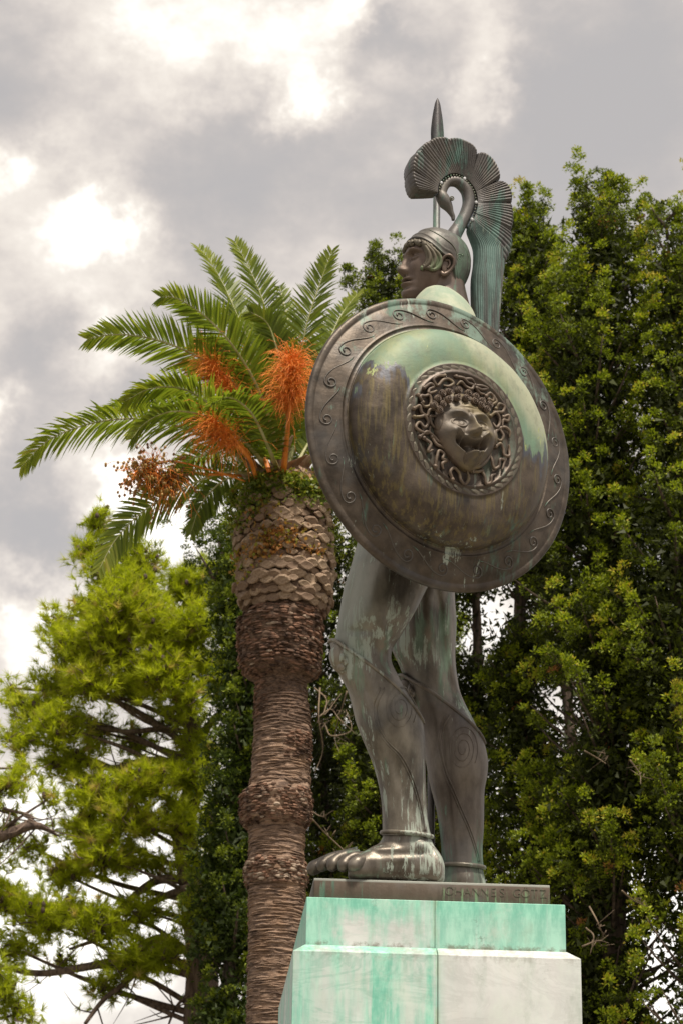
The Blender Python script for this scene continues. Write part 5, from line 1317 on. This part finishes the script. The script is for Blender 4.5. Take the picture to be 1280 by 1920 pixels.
inflo([(505, 885, Yf + .3), (480, 800, Yf + .6), (440, 705, Yf + .6), (398, 655, Yf + .5)], [.03, .03, .025, .012], 1.5, 260, .5, 1.5, 6)
# ================================================================== foliage helpers
def leaf_quads(c, d, ln, wd, r, tri=False):
    """diamond leaves: centres c (n,3), axis d (n,3)"""
    n = len(c); s = np.cross(d, r.normal(0, 1, (n, 3))); s /= np.linalg.norm(s, axis=1)[:, None] + 1e-9
    ln = np.broadcast_to(ln, (n,))[:, None]; wd = np.broadcast_to(wd, (n,))[:, None]
    if tri:
        V = np.stack([c - s * wd * .5, c + s * wd * .5, c + d * ln], 1).reshape(-1, 3); return V, np.arange(n)[:, None] * 3 + np.arange(3)
    V = np.stack([c, c + d * ln * .5 + s * wd * .5, c + d * ln, c + d * ln * .5 - s * wd * .5], 1).reshape(-1, 3)
    return V, np.arange(n)[:, None] * 4 + np.arange(4)
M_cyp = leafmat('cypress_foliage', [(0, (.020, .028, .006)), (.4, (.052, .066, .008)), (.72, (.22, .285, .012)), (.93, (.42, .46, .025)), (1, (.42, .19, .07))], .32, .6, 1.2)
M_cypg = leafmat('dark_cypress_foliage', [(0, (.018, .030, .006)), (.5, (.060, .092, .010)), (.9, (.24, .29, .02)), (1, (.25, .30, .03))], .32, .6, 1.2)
M_cbark = simple('cypress_bark', (.16, .115, .085), .95, 0, (.05, .035, .028), 5, .6, (4, 4, .5))
M_twig = simple('dead_twig', (.24, .175, .115), .9, 0, (.15, .11, .075), 6)
def clumps_to_mesh(cc, dirs, tints, r, per=34, rad=.105, ln=.046, wd=.032, name='foliage', mat=None):
    n = len(cc); N_ = n * per
    u = r.normal(0, 1, (n, per, 3)); u /= np.linalg.norm(u, axis=2)[..., None]
    u = u + dirs[:, None] * .55 + np.array([0, 0, .35]); u /= np.linalg.norm(u, axis=2)[..., None]
    rr = rad * r.uniform(.15, 1, (n, per, 1)) ** .6
    c = (cc[:, None] + u * rr * np.array([1, 1, 1.1])).reshape(-1, 3)
    d = u + r.normal(0, .35, (n, per, 3)); d /= np.linalg.norm(d, axis=2)[..., None]
    V, F = leaf_quads(c, d.reshape(-1, 3), ln * r.uniform(.6, 1.25, N_), wd * r.uniform(.7, 1.3, N_), r, True)
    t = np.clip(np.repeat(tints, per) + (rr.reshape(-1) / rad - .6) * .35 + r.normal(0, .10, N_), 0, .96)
    br = r.uniform(0, 1, n) < .005; t = np.where(np.repeat(br, per), 1.0, t)
    return mesh_np(name, V, F, mat, False, t)
GAPS = []      # natural openings between the branches: px, py, radii
def in_gap(p_, gaps):
    if not len(gaps): return np.zeros(len(p_), bool)
    d = p_ - CAM; z = d @ FWD; px = 640 + FPX * (d @ RGT) / z; py = 960 - FPX * (d @ UPV) / z
    m = np.zeros(len(p_), bool)
    for gx_, gy_, rx, ry in gaps: m |= ((px - gx_) / rx) ** 2 + ((py - gy_) / ry) ** 2 < rng.uniform(.55, 1.25, len(p_))
    return m
def cypress(px, Y, tops, prof, seed, label, zlow=4.5, npl=190, mat=M_cyp, tb=0.0, trunk_r=.22, lean=0.0, per=40, gaps=(), sides=None, group='cypress trees behind the statue', rad=.105, fill=4.5):
    """tops: list of (px, py, base fraction) spires; prof: list of (py, half width in px)"""
    r = np.random.default_rng(seed)
    base = P(px, 1900, Y); x0 = base[0]
    ztop = max(P(t[0], t[1], Y)[2] for t in tops)
    root = empty('cypress_tree', Matrix.Translation((float(x0), Y, 0)))
    tag(root, label, 'tree', group)
    zt_ = ztop - 1.2
    tz = np.linspace(0, zt_, 30); tx = x0 + lean * tz + .12 * np.sin(tz * .7 + seed); ty_ = Y + .1 * np.sin(tz * .9 + 2 * seed)
    tr = trunk_r * (1 - .88 * tz / zt_) * (1 + .5 * np.exp(-tz * 1.4))
    V, F, F3 = tube(np.stack([tx, ty_, tz], -1), tr, 12, 60, closed_caps=True); V = V + (vnoise(V * [6, 6, .8], 1, 3) * .07)[:, None] * np.array([1, 1, 0])
    obj('trunk', Acc().add(V, F, F3).mesh('trunk', M_cbark), root)
    pr = np.array(prof, float); zz = np.array([P(px, p_[0], Y)[2] for p_ in pr]); rad_m = np.array([p_[1] for p_ in pr]) * pscale(px, 1200, Y)
    o_ = np.argsort(zz); zz = zz[o_]; rad_m = rad_m[o_]
    Rf = lambda z: np.interp(z, zz, rad_m)
    cc = []; dd = []; tt = []; br = Acc()
    zs_ = []
    while len(zs_) < npl:
        z = r.uniform(zlow, zz[-1]); 
        if r.uniform() < .25 + .75 * Rf(z) / rad_m.max(): zs_.append(z)
    for z in zs_:
        g_ = r.uniform(0, 2 * pi); lob = vnoise(np.array([cos(g_) * 1.6, sin(g_) * 1.6, z * .55 + seed * 9.]), 1.3, 2); R = Rf(z) * r.uniform(.62, 1.0) * (.95 + 1.25 * float(lob)); R = max(R, .25); rise = r.uniform(.35, 1.0)
        h0 = z - R * rise * .7
        b = np.array([np.interp(h0, tz, tx), np.interp(h0, tz, ty_), max(h0, zlow - 1)])
        e = np.array([b[0] + cos(g_) * R, b[1] + sin(g_) * R, z + r.uniform(0, .35)])
        mid_ = (b + e) / 2 + np.array([cos(g_), sin(g_), -.5]) * R * .12
        k = max(5, int(R / .13)); t = np.linspace(.30, 1, k)[:, None]
        path = (1 - t) ** 2 * b + 2 * t * (1 - t) * mid_ + t * t * e
        # side sprays
        nsp = 2
        tip = path[-1] + np.array([cos(g_) * .1, sin(g_) * .1, r.uniform(.2, .55)])
        seg = np.vstack([path, tip[None]])
        wj_ = np.interp(np.linspace(0, 1, len(seg)), [0, .5, 1], [.15, .11, .03])
        jit = r.normal(0, 1, (len(seg), nsp, 3)) * wj_[:, None, None]
        c = (seg[:, None] + jit).reshape(-1, 3)
        dv = e - b; dv /= np.linalg.norm(dv)
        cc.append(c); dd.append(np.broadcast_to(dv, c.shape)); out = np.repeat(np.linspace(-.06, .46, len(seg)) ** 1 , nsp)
        tt.append(.20 + tb + out + r.normal(0, .11) + 0 * out)  # tint climbs outward: lit tips and dark interior painted over paler new growth
        if r.uniform() < .7:
            p3 = np.vstack([b, path[0], path[len(path) // 2], e]); br.add(*tube(p3, [.035, .028, .018, .005], 4, 5))
    for (tx_, ty2, bf) in tops:      # spires
        e = P(tx_, ty2, Y) - np.array([0, 0, .12]); b = np.array([x0 + (e[0] - x0) * .5, Y, e[2] - bf])
        k = int(bf / .14); t = np.linspace(0, 1, k)[:, None]; path = b * (1 - t) + e * t + np.sin(t * 9 + seed) * .04
        w_ = np.interp(t[:, 0], [0, .4, 1], [.30, .17, .03]); nsp = 7
        c = (path[:, None] + r.normal(0, 1, (k, nsp, 3)) * w_[:, None, None] * np.array([1, 1, .8])).reshape(-1, 3)
        cc.append(c); dd.append(np.broadcast_to([0, 0, 1.], c.shape)); tt.append(np.full(len(c), .48 + tb)); br.add(*tube(path[::3], np.linspace(.04, .006, len(path[::3])), 5))
    cc = np.vstack(cc); dd = np.vstack(dd); tt = np.concatenate(tt)
    nf = int(fill * npl); zf = r.uniform(zlow, zz[-1] - .6, nf * 3); zf = zf[r.uniform(0, 1, len(zf)) < .2 + .8 * Rf(zf) / rad_m.max()][:nf]; nf = len(zf)
    gf = r.uniform(0, 2 * pi, nf); rf = Rf(zf) * r.uniform(.1, .55, nf); fc_ = np.stack([np.interp(zf, tz, tx) + np.cos(gf) * rf, np.interp(zf, tz, ty_) + np.sin(gf) * rf, zf], 1)
    fc_ = fc_[~in_gap(fc_, gaps)]; fper = 22; n_ = len(fc_) * fper
    c3 = np.repeat(fc_, fper, 0) + r.normal(0, .20, (n_, 3)); d3 = r.normal(0, 1, (n_, 3)) + [0, 0, .4]; d3 /= np.linalg.norm(d3, axis=1)[:, None]
    Vf, Ff = leaf_quads(c3, d3, r.uniform(.08, .15, n_), r.uniform(.04, .08, n_), r, True)
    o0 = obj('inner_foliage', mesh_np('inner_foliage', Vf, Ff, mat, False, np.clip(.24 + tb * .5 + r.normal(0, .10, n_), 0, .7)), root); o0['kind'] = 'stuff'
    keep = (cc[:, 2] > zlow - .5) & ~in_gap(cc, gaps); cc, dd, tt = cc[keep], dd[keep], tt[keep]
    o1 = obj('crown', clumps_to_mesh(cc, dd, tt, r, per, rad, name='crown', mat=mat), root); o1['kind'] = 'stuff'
    o2_ = obj('branches', br.mesh('branches', M_cbark), root); o2_['kind'] = 'stuff'
    return root, len(cc) * per
GR = [(945, 1135, 72, 58), (900, 1200, 50, 46), (1065, 1350, 42, 84), (1025, 1315, 42, 32), (930, 1460, 16, 26), (1085, 1060, 20, 30), (1180, 1395, 14, 34), (1215, 1500, 8, 20), (1080, 1040, 20, 12), (1150, 740, 14, 10), (1160, 1710, 26, 96), (1240, 1800, 46, 74), (1262, 1690, 20, 36), (1195, 1850, 34, 20), (1170, 1395, 10, 20), (1010, 660, 8, 8), (1145, 520, 16, 10),
      (895, 1430, 14, 30), (1066, 1720, 22, 52), (1190, 855, 30, 10), (1135, 1765, 12, 40), (1110, 500, 14, 9), (1250, 1895, 54, 34), (660, 1130, 9, 12), (632, 1560, 10, 10), (975, 1420, 8, 18), (1160, 560, 22, 8), (1190, 620, 8, 14), (700, 1300, 6, 8), (1230, 1540, 10, 20)]
tot = 0
T = [
 dict(px=1150, Y=31, tops=[(1140, 322, 1.7), (1165, 330, 1.2), (1236, 384, 1.3), (1205, 372, .9)], prof=[(370, 18), (420, 55), (470, 85), (560, 110), (700, 135), (1000, 160), (1500, 165), (2100, 150)], seed=1, npl=380, trunk_r=.26, tb=.06,
      label='tallest cypress at the right, with a forked leaning tip above the shield', gaps=GR),
 dict(px=1000, Y=32.4, tops=[(991, 343, 2.0), (1015, 432, 1.0), (1042, 440, .8), (962, 398, 1.0)], prof=[(400, 14), (450, 50), (520, 75), (650, 90), (900, 105), (1100, 95), (1300, 85), (1500, 100), (2100, 100)], seed=2, npl=280, tb=.08,
      label='cypress with a thin spire just right of the plumed crest', gaps=GR),
 dict(px=1310, Y=30.2, tops=[(1276, 388, 1.6), (1330, 330, 1.5)], prof=[(400, 18), (470, 55), (600, 85), (900, 130), (1300, 150), (2100, 150)], seed=3, npl=240, tb=.10,
      label='cypress cut by the right edge of the view', gaps=GR),
 dict(px=735, Y=33.6, tops=[(704, 455, 1.3), (650, 498, .9), (690, 520, 1.0), (745, 560, .8)], prof=[(500, 12), (550, 30), (600, 70), (900, 95), (1300, 105), (1700, 110), (2100, 110)], seed=4, npl=250, tb=-.02,
      label='cypress between the palm and the statue, its tip left of the helmet', gaps=GR, trunk_r=.24),
 dict(px=885, Y=34.8, tops=[(880, 600, 1.5), (900, 640, 1)], prof=[(640, 12), (760, 60), (1000, 85), (1100, 40), (1200, 45), (1300, 80), (1500, 100), (2100, 100)], seed=5, npl=190, tb=-.08,
      label='cypress hidden mostly behind the shield and legs', gaps=GR),
 dict(px=445, Y=33.0, tops=[(430, 935, 1.1), (392, 960, .8), (352, 990, .8)], prof=[(960, 20), (1010, 65), (1100, 85), (1250, 90), (1500, 85), (1620, 95), (1760, 80), (1860, 30), (1920, 45), (2100, 60)], seed=6, npl=230, tb=.02, mat=M_cypg,
      label='dark green cypress close behind the left side of the palm trunk', gaps=[(380, 1160, 16, 12), (425, 1440, 20, 12), (420, 1830, 26, 36), (372, 1300, 18, 12)]),
 dict(px=1075, Y=35.5, tops=[(1080, 470, 1.2)], prof=[(500, 14), (600, 60), (900, 90), (1300, 90), (2100, 100)], seed=7, npl=90, tb=-.08, label='cypress standing deep between the two right-hand cypresses', gaps=GR, trunk_r=.2),
 dict(px=600, Y=35.8, tops=[(600, 900, 1.2)], prof=[(940, 14), (1000, 60), (1300, 95), (1700, 95), (2100, 90)], seed=8, npl=90, tb=-.10, label='shaded cypress right behind the palm trunk', gaps=GR, trunk_r=.2),
]
for kw in T:
    _, c_ = cypress(**kw); tot += c_
# the wood goes on behind: further cypresses, copies of the ones in front
def copy_tree(root, px, Y, s, rot, label):
    c = root.copy(); COL.objects.link(c); b = P(px, 1900, Y)
    c.location = (float(b[0]), Y, 0); c.rotation_euler = (0, 0, rot); c.scale = (s, s, s); c['label'] = label
    for ch in list(root.children):
        k = ch.copy(); COL.objects.link(k); k.parent = c
cyps = [bpy.data.objects['cypress_tree' + s_] for s_ in ('', '.001', '.002', '.003', '.004', '.005', '.006', '.007')]
for (src, px_, Y_, s_, ro, lb) in ((3, 800, 41.0, 1.05, 1.2, 'background cypress seen between the bronze legs'), (4, 690, 43.0, 1.1, 2.2, 'background cypress between the palm trunk and the front knee'), (7, 560, 42.0, 1.1, 1.1, 'background cypress glimpsed low down just right of the palm trunk')):
    copy_tree(cyps[src], px_, Y_, s_, ro, lb)
# sweeping side bough of the dark cypress, in front of the pine
print('cypress leaves', tot)
# bare twigs among the dark boughs
for k, pl in enumerate([[(598, 1345), (618, 1330), (640, 1352), (668, 1378)], [(590, 1290), (612, 1310), (607, 1340), (640, 1300)], [(610, 1360), (625, 1380), (655, 1372), (648, 1330)], [(600, 1290), (598, 1350), (605, 1410), (590, 1450)], [(650, 1295), (640, 1330), (628, 1380), (636, 1410)],
        [(585, 1535), (610, 1562), (640, 1590), (665, 1615)], [(620, 1610), (640, 1598), (660, 1580)], [(572, 1510), (600, 1530), (625, 1520)], [(1098, 1740), (1112, 1760), (1105, 1790)], [(1104, 1700), (1120, 1730), (1132, 1760)], [(1090, 1775), (1115, 1765), (1140, 1768)], [(1165, 1670), (1190, 1690), (1212, 1700)],
        [(1095, 1408), (1120, 1422), (1135, 1432)], [(1180, 1425), (1195, 1445), (1200, 1470)]]):
    par = bpy.data.objects['cypress_tree.003' if pl[0][0] < 700 else 'cypress_tree']; Yt = (32.2 if pl[0][0] < 700 else 29.2)
    a = Acc(); a.add(*tube([P(x_, y_, Yt + .2 * math.sin(i * 2 + k)) for i, (x_, y_) in enumerate(pl)], np.linspace(.013, .004, len(pl)), 5, 16))
    for q_ in range(3):
        b = P(pl[1][0] + q_ * 6, pl[1][1] + q_ * 3, Yt); a.add(*tube([b, b + np.array([.05, 0, .08]) * rng.normal(0, 1), b + np.array([.10, .03, .10]) * rng.normal(0, 1, 3)], [.006, .005, .002], 4))
    o = obj('dead_twig', a.mesh('dead_twig', M_twig), par)

# ================================================================== pines on the left
M_pine = leafmat('pine_needles', [(0, (.09, .10, .012)), (.4, (.30, .345, .018)), (.75, (.48, .52, .025)), (1, (.48, .37, .15))], .5, .55, 1.25)
M_pbark = simple('pine_bark', (.22, .155, .12), .95, 0, (.09, .062, .05), 4, .7, (5, 5, .8))
M_cone = simple('pine_cone', (.09, .055, .045), .8, 0, (.05, .03, .025), 12)
def pine(name, label, px, Y, trunkpts, tr0, blobs, seed, per=24):
    r = np.random.default_rng(seed); b0 = P(*trunkpts[0])
    root = empty(name, Matrix.Translation((float(b0[0]), float(b0[1]), 0))); tag(root, label, 'tree', 'pine trees at the left')
    K = [np.array([b0[0], b0[1], 0.0])] + [P(*t) for t in trunkpts]; kk = np.array(K)
    V, F, F3 = tube(kk, np.linspace(tr0 * 1.25, tr0 * .22, len(kk)), 14, 90); V = V + (vnoise(V * [7, 7, 1.2], 1, 3) * .06)[:, None] * np.array([1, 1, 0])
    obj('trunk', Acc().add(V, F, F3).mesh('trunk', M_pbark), root)
    tt = np.linspace(0, 1, 200); dl_ = np.concatenate([[0], np.cumsum(np.linalg.norm(np.diff(kk, axis=0), axis=1))]); TP = hermite(tt * dl_[-1], dl_, kk)
    br = Acc(); tc_ = []; td_ = []; tn_ = []; cones = []
    for (bx, by, rx, ry, dY, dens, tb) in blobs:
        c = P(bx, by, Y + dY); m = pscale(bx, by, Y + dY); R = np.array([rx * m, (rx + ry) * .5 * m, ry * m])
        # limb from the trunk, starting lower than the blob
        i = np.argmin(np.abs(TP[:, 2] - (c[2] - .35 * abs(c[0] - TP[np.argmin(np.abs(TP[:, 2] - c[2])), 0]))) ); s_ = TP[i]
        mid_ = (s_ + c) / 2 + np.array([0, 0, .12 * np.linalg.norm(c - s_)]) * r.uniform(-.4, 1) + r.normal(0, .12, 3)
        lr = .03 + .018 * np.linalg.norm(c - s_) * .5
        V, F, F3 = tube([s_, mid_, c], [lr, lr * .7, lr * .3], 7, 14); br.add(V, F, F3)
        nb = max(4, int(11 * dens * rx * ry / 900))
        for _ in range(nb):
            u = r.normal(0, 1, 3); u /= np.linalg.norm(u); u[2] = u[2] * .8 + .1
            e = c + u * R * r.uniform(.6, 1.05); q_ = c + (e - c) * .5 + r.normal(0, .08, 3) - [0, 0, .05]
            V, F, F3 = tube([c + r.normal(0, .05, 3), q_, e], [.022, .014, .005], 3, 4); br.add(V, F, F3)
            for j in range(int(r.integers(6, 10))):
                t = r.uniform(.2, 1.0) ** .7; p_ = c + (e - c) * t + r.normal(0, .13, 3)
                dv = (e - c) / np.linalg.norm(e - c) + r.normal(0, .45, 3) + np.array([0, 0, .5]); dv /= np.linalg.norm(dv)
                tc_.append(p_); td_.append(dv); tn_.append(.42 + tb + r.normal(0, .09) + .12 * (t > .7))
            if r.uniform() < .55: 
                p_ = c + (e - c) * r.uniform(.3, .95) + r.normal(0, .06, 3); cones.append(p_)
    tc_ = np.array(tc_); td_ = np.array(td_); tn_ = np.array(tn_); n = len(tc_)
    u = r.normal(0, 1, (n, per, 3)); u /= np.linalg.norm(u, axis=2)[..., None]; u = u * .85 + td_[:, None] * .95; u /= np.linalg.norm(u, axis=2)[..., None]
    base_ = tc_[:, None] - td_[:, None] * r.uniform(0, .10, (n, per, 1)); ln = r.uniform(.12, .21, (n, per, 1)); s = np.cross(u, r.normal(0, 1, (n, per, 3))); s /= np.linalg.norm(s, axis=2)[..., None]
    wd = .0070
    V = np.stack([base_ - s * wd, base_ + s * wd, base_ + u * ln], 2).reshape(-1, 3); F = np.arange(n * per)[:, None] * 3 + np.arange(3)
    t = np.clip(np.repeat(tn_, per) + r.normal(0, .08, n * per), 0, .93); t = np.where(np.repeat(r.uniform(0, 1, n) < .03, per), 1.0, t)
    o = obj('crown', mesh_np('crown', V, F, M_pine, False, t), root); o['kind'] = 'stuff'
    o = obj('branches', br.mesh('branches', M_pbark), root); o['kind'] = 'stuff'
    ca_ = Acc()
    for p_ in cones: ca_.add(*ellipsoid(p_, (.04, .04, .06), None, 5, 4))
    o = obj('cones', ca_.mesh('cones', M_cone, False), root); o['kind'] = 'stuff'
    return n * per
B1 = [(178, 975, 22, 28, .3, 1.2, .05), (168, 1030, 34, 34, .2, 1.0, .05), (205, 1080, 45, 40, -.2, 1.0, .0), (270, 1050, 55, 40, .4, .9, -.02), (250, 1120, 70, 55, -.5, 1.1, .05), (180, 1150, 55, 50, .2, 1.0, .08), (110, 1170, 38, 30, -.3, .7, .15),
      (140, 1215, 60, 50, -.6, 1.1, .1), (210, 1210, 70, 60, -.8, 1.2, .15), (300, 1180, 70, 60, -.3, 1.2, .05), (350, 1110, 60, 55, .3, 1.0, .0), (330, 1240, 60, 45, .2, 1.0, .05), (110, 1290, 55, 42, .3, .9, .08), (170, 1280, 60, 45, -.9, 1.2, .2), (250, 1290, 60, 45, .5, .8, .0),
      (60, 1330, 55, 30, -.2, .9, .1), (25, 1290, 22, 20, .1, .8, .12), (45, 1385, 50, 30, -.4, 1.0, .12), (110, 1360, 60, 38, -.7, 1.1, .15), (180, 1370, 60, 34, .4, .6, -.02), (130, 1430, 60, 36, -.3, .9, .08), (250, 1400, 50, 34, .7, .45, -.1), (330, 1350, 45, 40, .4, .5, -.05),
      (180, 1490, 70, 42, -.6, 1.1, .15), (270, 1470, 70, 42, -.9, 1.1, .12), (350, 1460, 55, 45, -.5, .9, .05), (240, 1540, 70, 36, -.8, 1.2, .18), (160, 1560, 60, 40, -.3, 1.0, .12), (330, 1540, 55, 36, -.6, .9, .08), (200, 1610, 80, 40, -.7, 1.1, .12), (120, 1640, 55, 36, -.2, .9, .08), (60, 1590, 40, 26, .3, .6, .05),
      (290, 1620, 60, 30, .1, .5, .0), (90, 1720, 80, 44, -.5, 1.0, .08), (20, 1690, 50, 40, -.3, .9, .08), (180, 1730, 70, 40, -.8, .9, .05), (270, 1710, 55, 32, -.5, .7, .05), (380, 1720, 60, 30, -.9, 1.0, .10), (440, 1700, 40, 26, -.8, .7, .05), (250, 1800, 65, 42, -.7, 1.0, .02), (310, 1790, 45, 36, -.9, .9, .02),
      (30, 1780, 50, 30, .2, .6, .0), (200, 1850, 50, 30, -.3, .5, -.05), (120, 1810, 50, 26, .4, .35, .0), (300, 1260, 70, 50, -1.0, 1.1, .12), (360, 1180, 60, 60, -.8, 1.0, .05), (400, 1270, 50, 60, -.5, .9, .0), (340, 1310, 60, 40, -.9, .7, .05), (230, 1150, 80, 60, -1, 1.1, .12), (400, 1090, 50, 50, .2, .8, .0), (390, 1400, 50, 40, -.3, .6, .0), (400, 1540, 50, 50, -.2, .8, .05), (380, 1620, 60, 30, -.8, .8, .1)]
n1 = pine('pine_tree', 'leafy pine left of the palm, with a bare brown trunk showing low down', 376, 36, [(379, 1920, 36), (377, 1780, 36), (360, 1650, 36), (345, 1540, 36.1), (375, 1440, 36.1), (355, 1340, 36.2), (320, 1200, 36.6), (260, 1080, 36.6), (190, 980, 36.4)], .24, B1, 21)
B2 = [(-60, 1500, 60, 50, 0, 1.0, .1), (15, 1475, 40, 30, -.3, .8, .08), (40, 1440, 35, 20, .2, .5, .1), (-40, 1620, 60, 40, 0, .8, .05), (20, 1560, 40, 24, .2, .35, -.1), (90, 1500, 30, 20, -.2, .5, .1), (-80, 1750, 70, 50, 0, .8, .0), (-100, 1350, 80, 60, 0, .8, .1), (-140, 1200, 80, 70, 0, .8, .1), (-160, 1050, 70, 70, 0, .8, .1),
      (0, 1850, 50, 40, -.2, .6, .0), (40, 1900, 50, 30, 0, .5, 0), (-200, 1500, 90, 70, .5, .8, 0), (-240, 1300, 90, 80, -.5, .8, 0)]
n2 = pine('pine_tree', 'pine standing off the left edge, only its limbs reaching into view', -180, 34.5, [(-180, 1920, 34.5), (-170, 1600, 34.5), (-150, 1300, 34.5), (-150, 1020, 34.6)], .26, B2, 22)
pine2 = bpy.data.objects['pine_tree.001']; pine1 = bpy.data.objects['pine_tree']
for par, Yt, pl, rr_ in ((pine2, 34.3, [(-165, 1640), (-60, 1600), (20, 1562), (70, 1548), (112, 1568)], (.13, .10, .085, .06, .012)), (pine2, 34.4, [(10, 1566), (30, 1530), (0, 1520)], (.05, .03, .02)), (pine2, 34.2, [(30, 1555), (60, 1535), (5, 1515)], (.05, .035, .02)),
        (pine1, 35.6, [(360, 1790), (310, 1760), (220, 1800), (150, 1815), (70, 1825), (0, 1812)], (.06, .075, .07, .06, .05, .04)), (pine1, 35.7, [(352, 1650), (300, 1650), (230, 1700), (170, 1760)], (.08, .07, .05, .03)),
        (pine1, 35.6, [(362, 1660), (290, 1690), (215, 1748), (130, 1780)], (.06, .06, .05, .02)), (pine1, 35.8, [(345, 1440), (290, 1425), (200, 1440), (140, 1425), (60, 1440)], (.07, .06, .045, .03, .01)), (pine1, 35.8, [(365, 1430), (385, 1370), (420, 1330)], (.1, .07, .05)),
        (pine1, 35.9, [(360, 1420), (310, 1370), (240, 1372), (160, 1362), (100, 1356)], (.07, .05, .04, .03, .01)), (pine1, 35.5, [(300, 1770), (250, 1830), (190, 1880), (160, 1920)], (.035, .045, .04, .03)), (pine1, 35.9, [(400, 1800), (430, 1850), (460, 1870)], (.03, .025, .01)),
        (pine1, 35.9, [(355, 1860), (330, 1890), (315, 1925)], (.03, .025, .015)), (pine1, 35.9, [(398, 1880), (415, 1915), (430, 1930)], (.05, .04, .03))):
    a = Acc(); a.add(*tube([P(x_, y_, Yt + .12 * math.sin(i * 1.7)) for i, (x_, y_) in enumerate(pl)], rr_, 8, 30)); 
    for q_ in range(7):
        t_ = rng.uniform(.15, .95) * (len(pl) - 1); i_ = int(t_); f_ = t_ - i_; b = P(pl[i_][0] * (1 - f_) + pl[min(i_ + 1, len(pl) - 1)][0] * f_, pl[i_][1] * (1 - f_) + pl[min(i_ + 1, len(pl) - 1)][1] * f_, Yt)
        d_ = rng.normal(0, .35, 3); a.add(*tube([b, b + d_ * .6 + [0, 0, -.05], b + d_ * 1.3 + rng.normal(0, .1, 3)], [.014, .010, .003], 4, 6))
    obj('limb', a.mesh('limb', M_pbark), par)
print('pine tris', n1, n2)

# ================================================================== ivy on the palm
M_ivy = leafmat('ivy_leaf', [(0, (.05, .08, .015)), (.5, (.12, .17, .025)), (.8, (.26, .28, .04)), (1, (.42, .20, .07))], .3, .5, 1.2)
def ivy(name, label, patches, seed, ln=.06):
    r = np.random.default_rng(seed); cs = []; ts = []
    for (x_, y_, sx_, sy_, n, t, out) in patches:
        px_ = r.normal(x_, sx_, n); py_ = r.normal(y_, sy_, n); q = trunk_at(py_); mid = q.sum(-1) / 2; hw_ = (q[..., 1] - q[..., 0]) / 2
        c_ = (px_ - mid) / hw_; cl = np.clip(c_, -1.15, 1.15); th_ = np.arccos(np.clip(cl, -1, 1))
        p_ = trunk_pt(th_, py_, .02 + np.abs(r.normal(0, out, n))); p_[:, 0] += (cl - np.clip(cl, -1, 1)) * hw_ * .00625
        cs.append(p_); ts.append(np.clip(t + r.normal(0, .12, n), 0, 1))
    c = np.vstack(cs); t = np.concatenate(ts); n = len(c); d = r.normal(0, 1, (n, 3)) + np.array([0, -.8, -.4]); d /= np.linalg.norm(d, axis=1)[:, None]
    V, F = leaf_quads(c, d, ln * r.uniform(.6, 1.3, n), ln * .8 * r.uniform(.7, 1.2, n), r)
    o = obj(name, mesh_np(name, V, F, M_ivy, False, t)); tag(o, label, 'ivy', None, 'stuff')
ivy('ivy', 'green and browning ivy wrapped round the top of the palm trunk', [(530, 935, 50, 9, 900, .66, .05), (580, 945, 30, 14, 500, .6, .05), (480, 950, 18, 14, 350, .55, .05), (447, 985, 10, 16, 260, .70, .05), (470, 965, 14, 22, 220, .6, .04), (510, 925, 40, 8, 400, .7, .04), (560, 925, 40, 8, 300, .85, .05),
    (530, 1035, 22, 14, 420, 1.0, .04), (505, 1052, 14, 12, 180, 1.0, .04), (482, 1060, 8, 16, 90, .95, .04), (500, 985, 12, 12, 130, .9, .04), (592, 1055, 8, 8, 60, 1.0, .03), (462, 1085, 6, 14, 60, .8, .03), (450, 1060, 6, 14, 70, .95, .03), (628, 1000, 10, 30, 200, .65, .06)], 31)
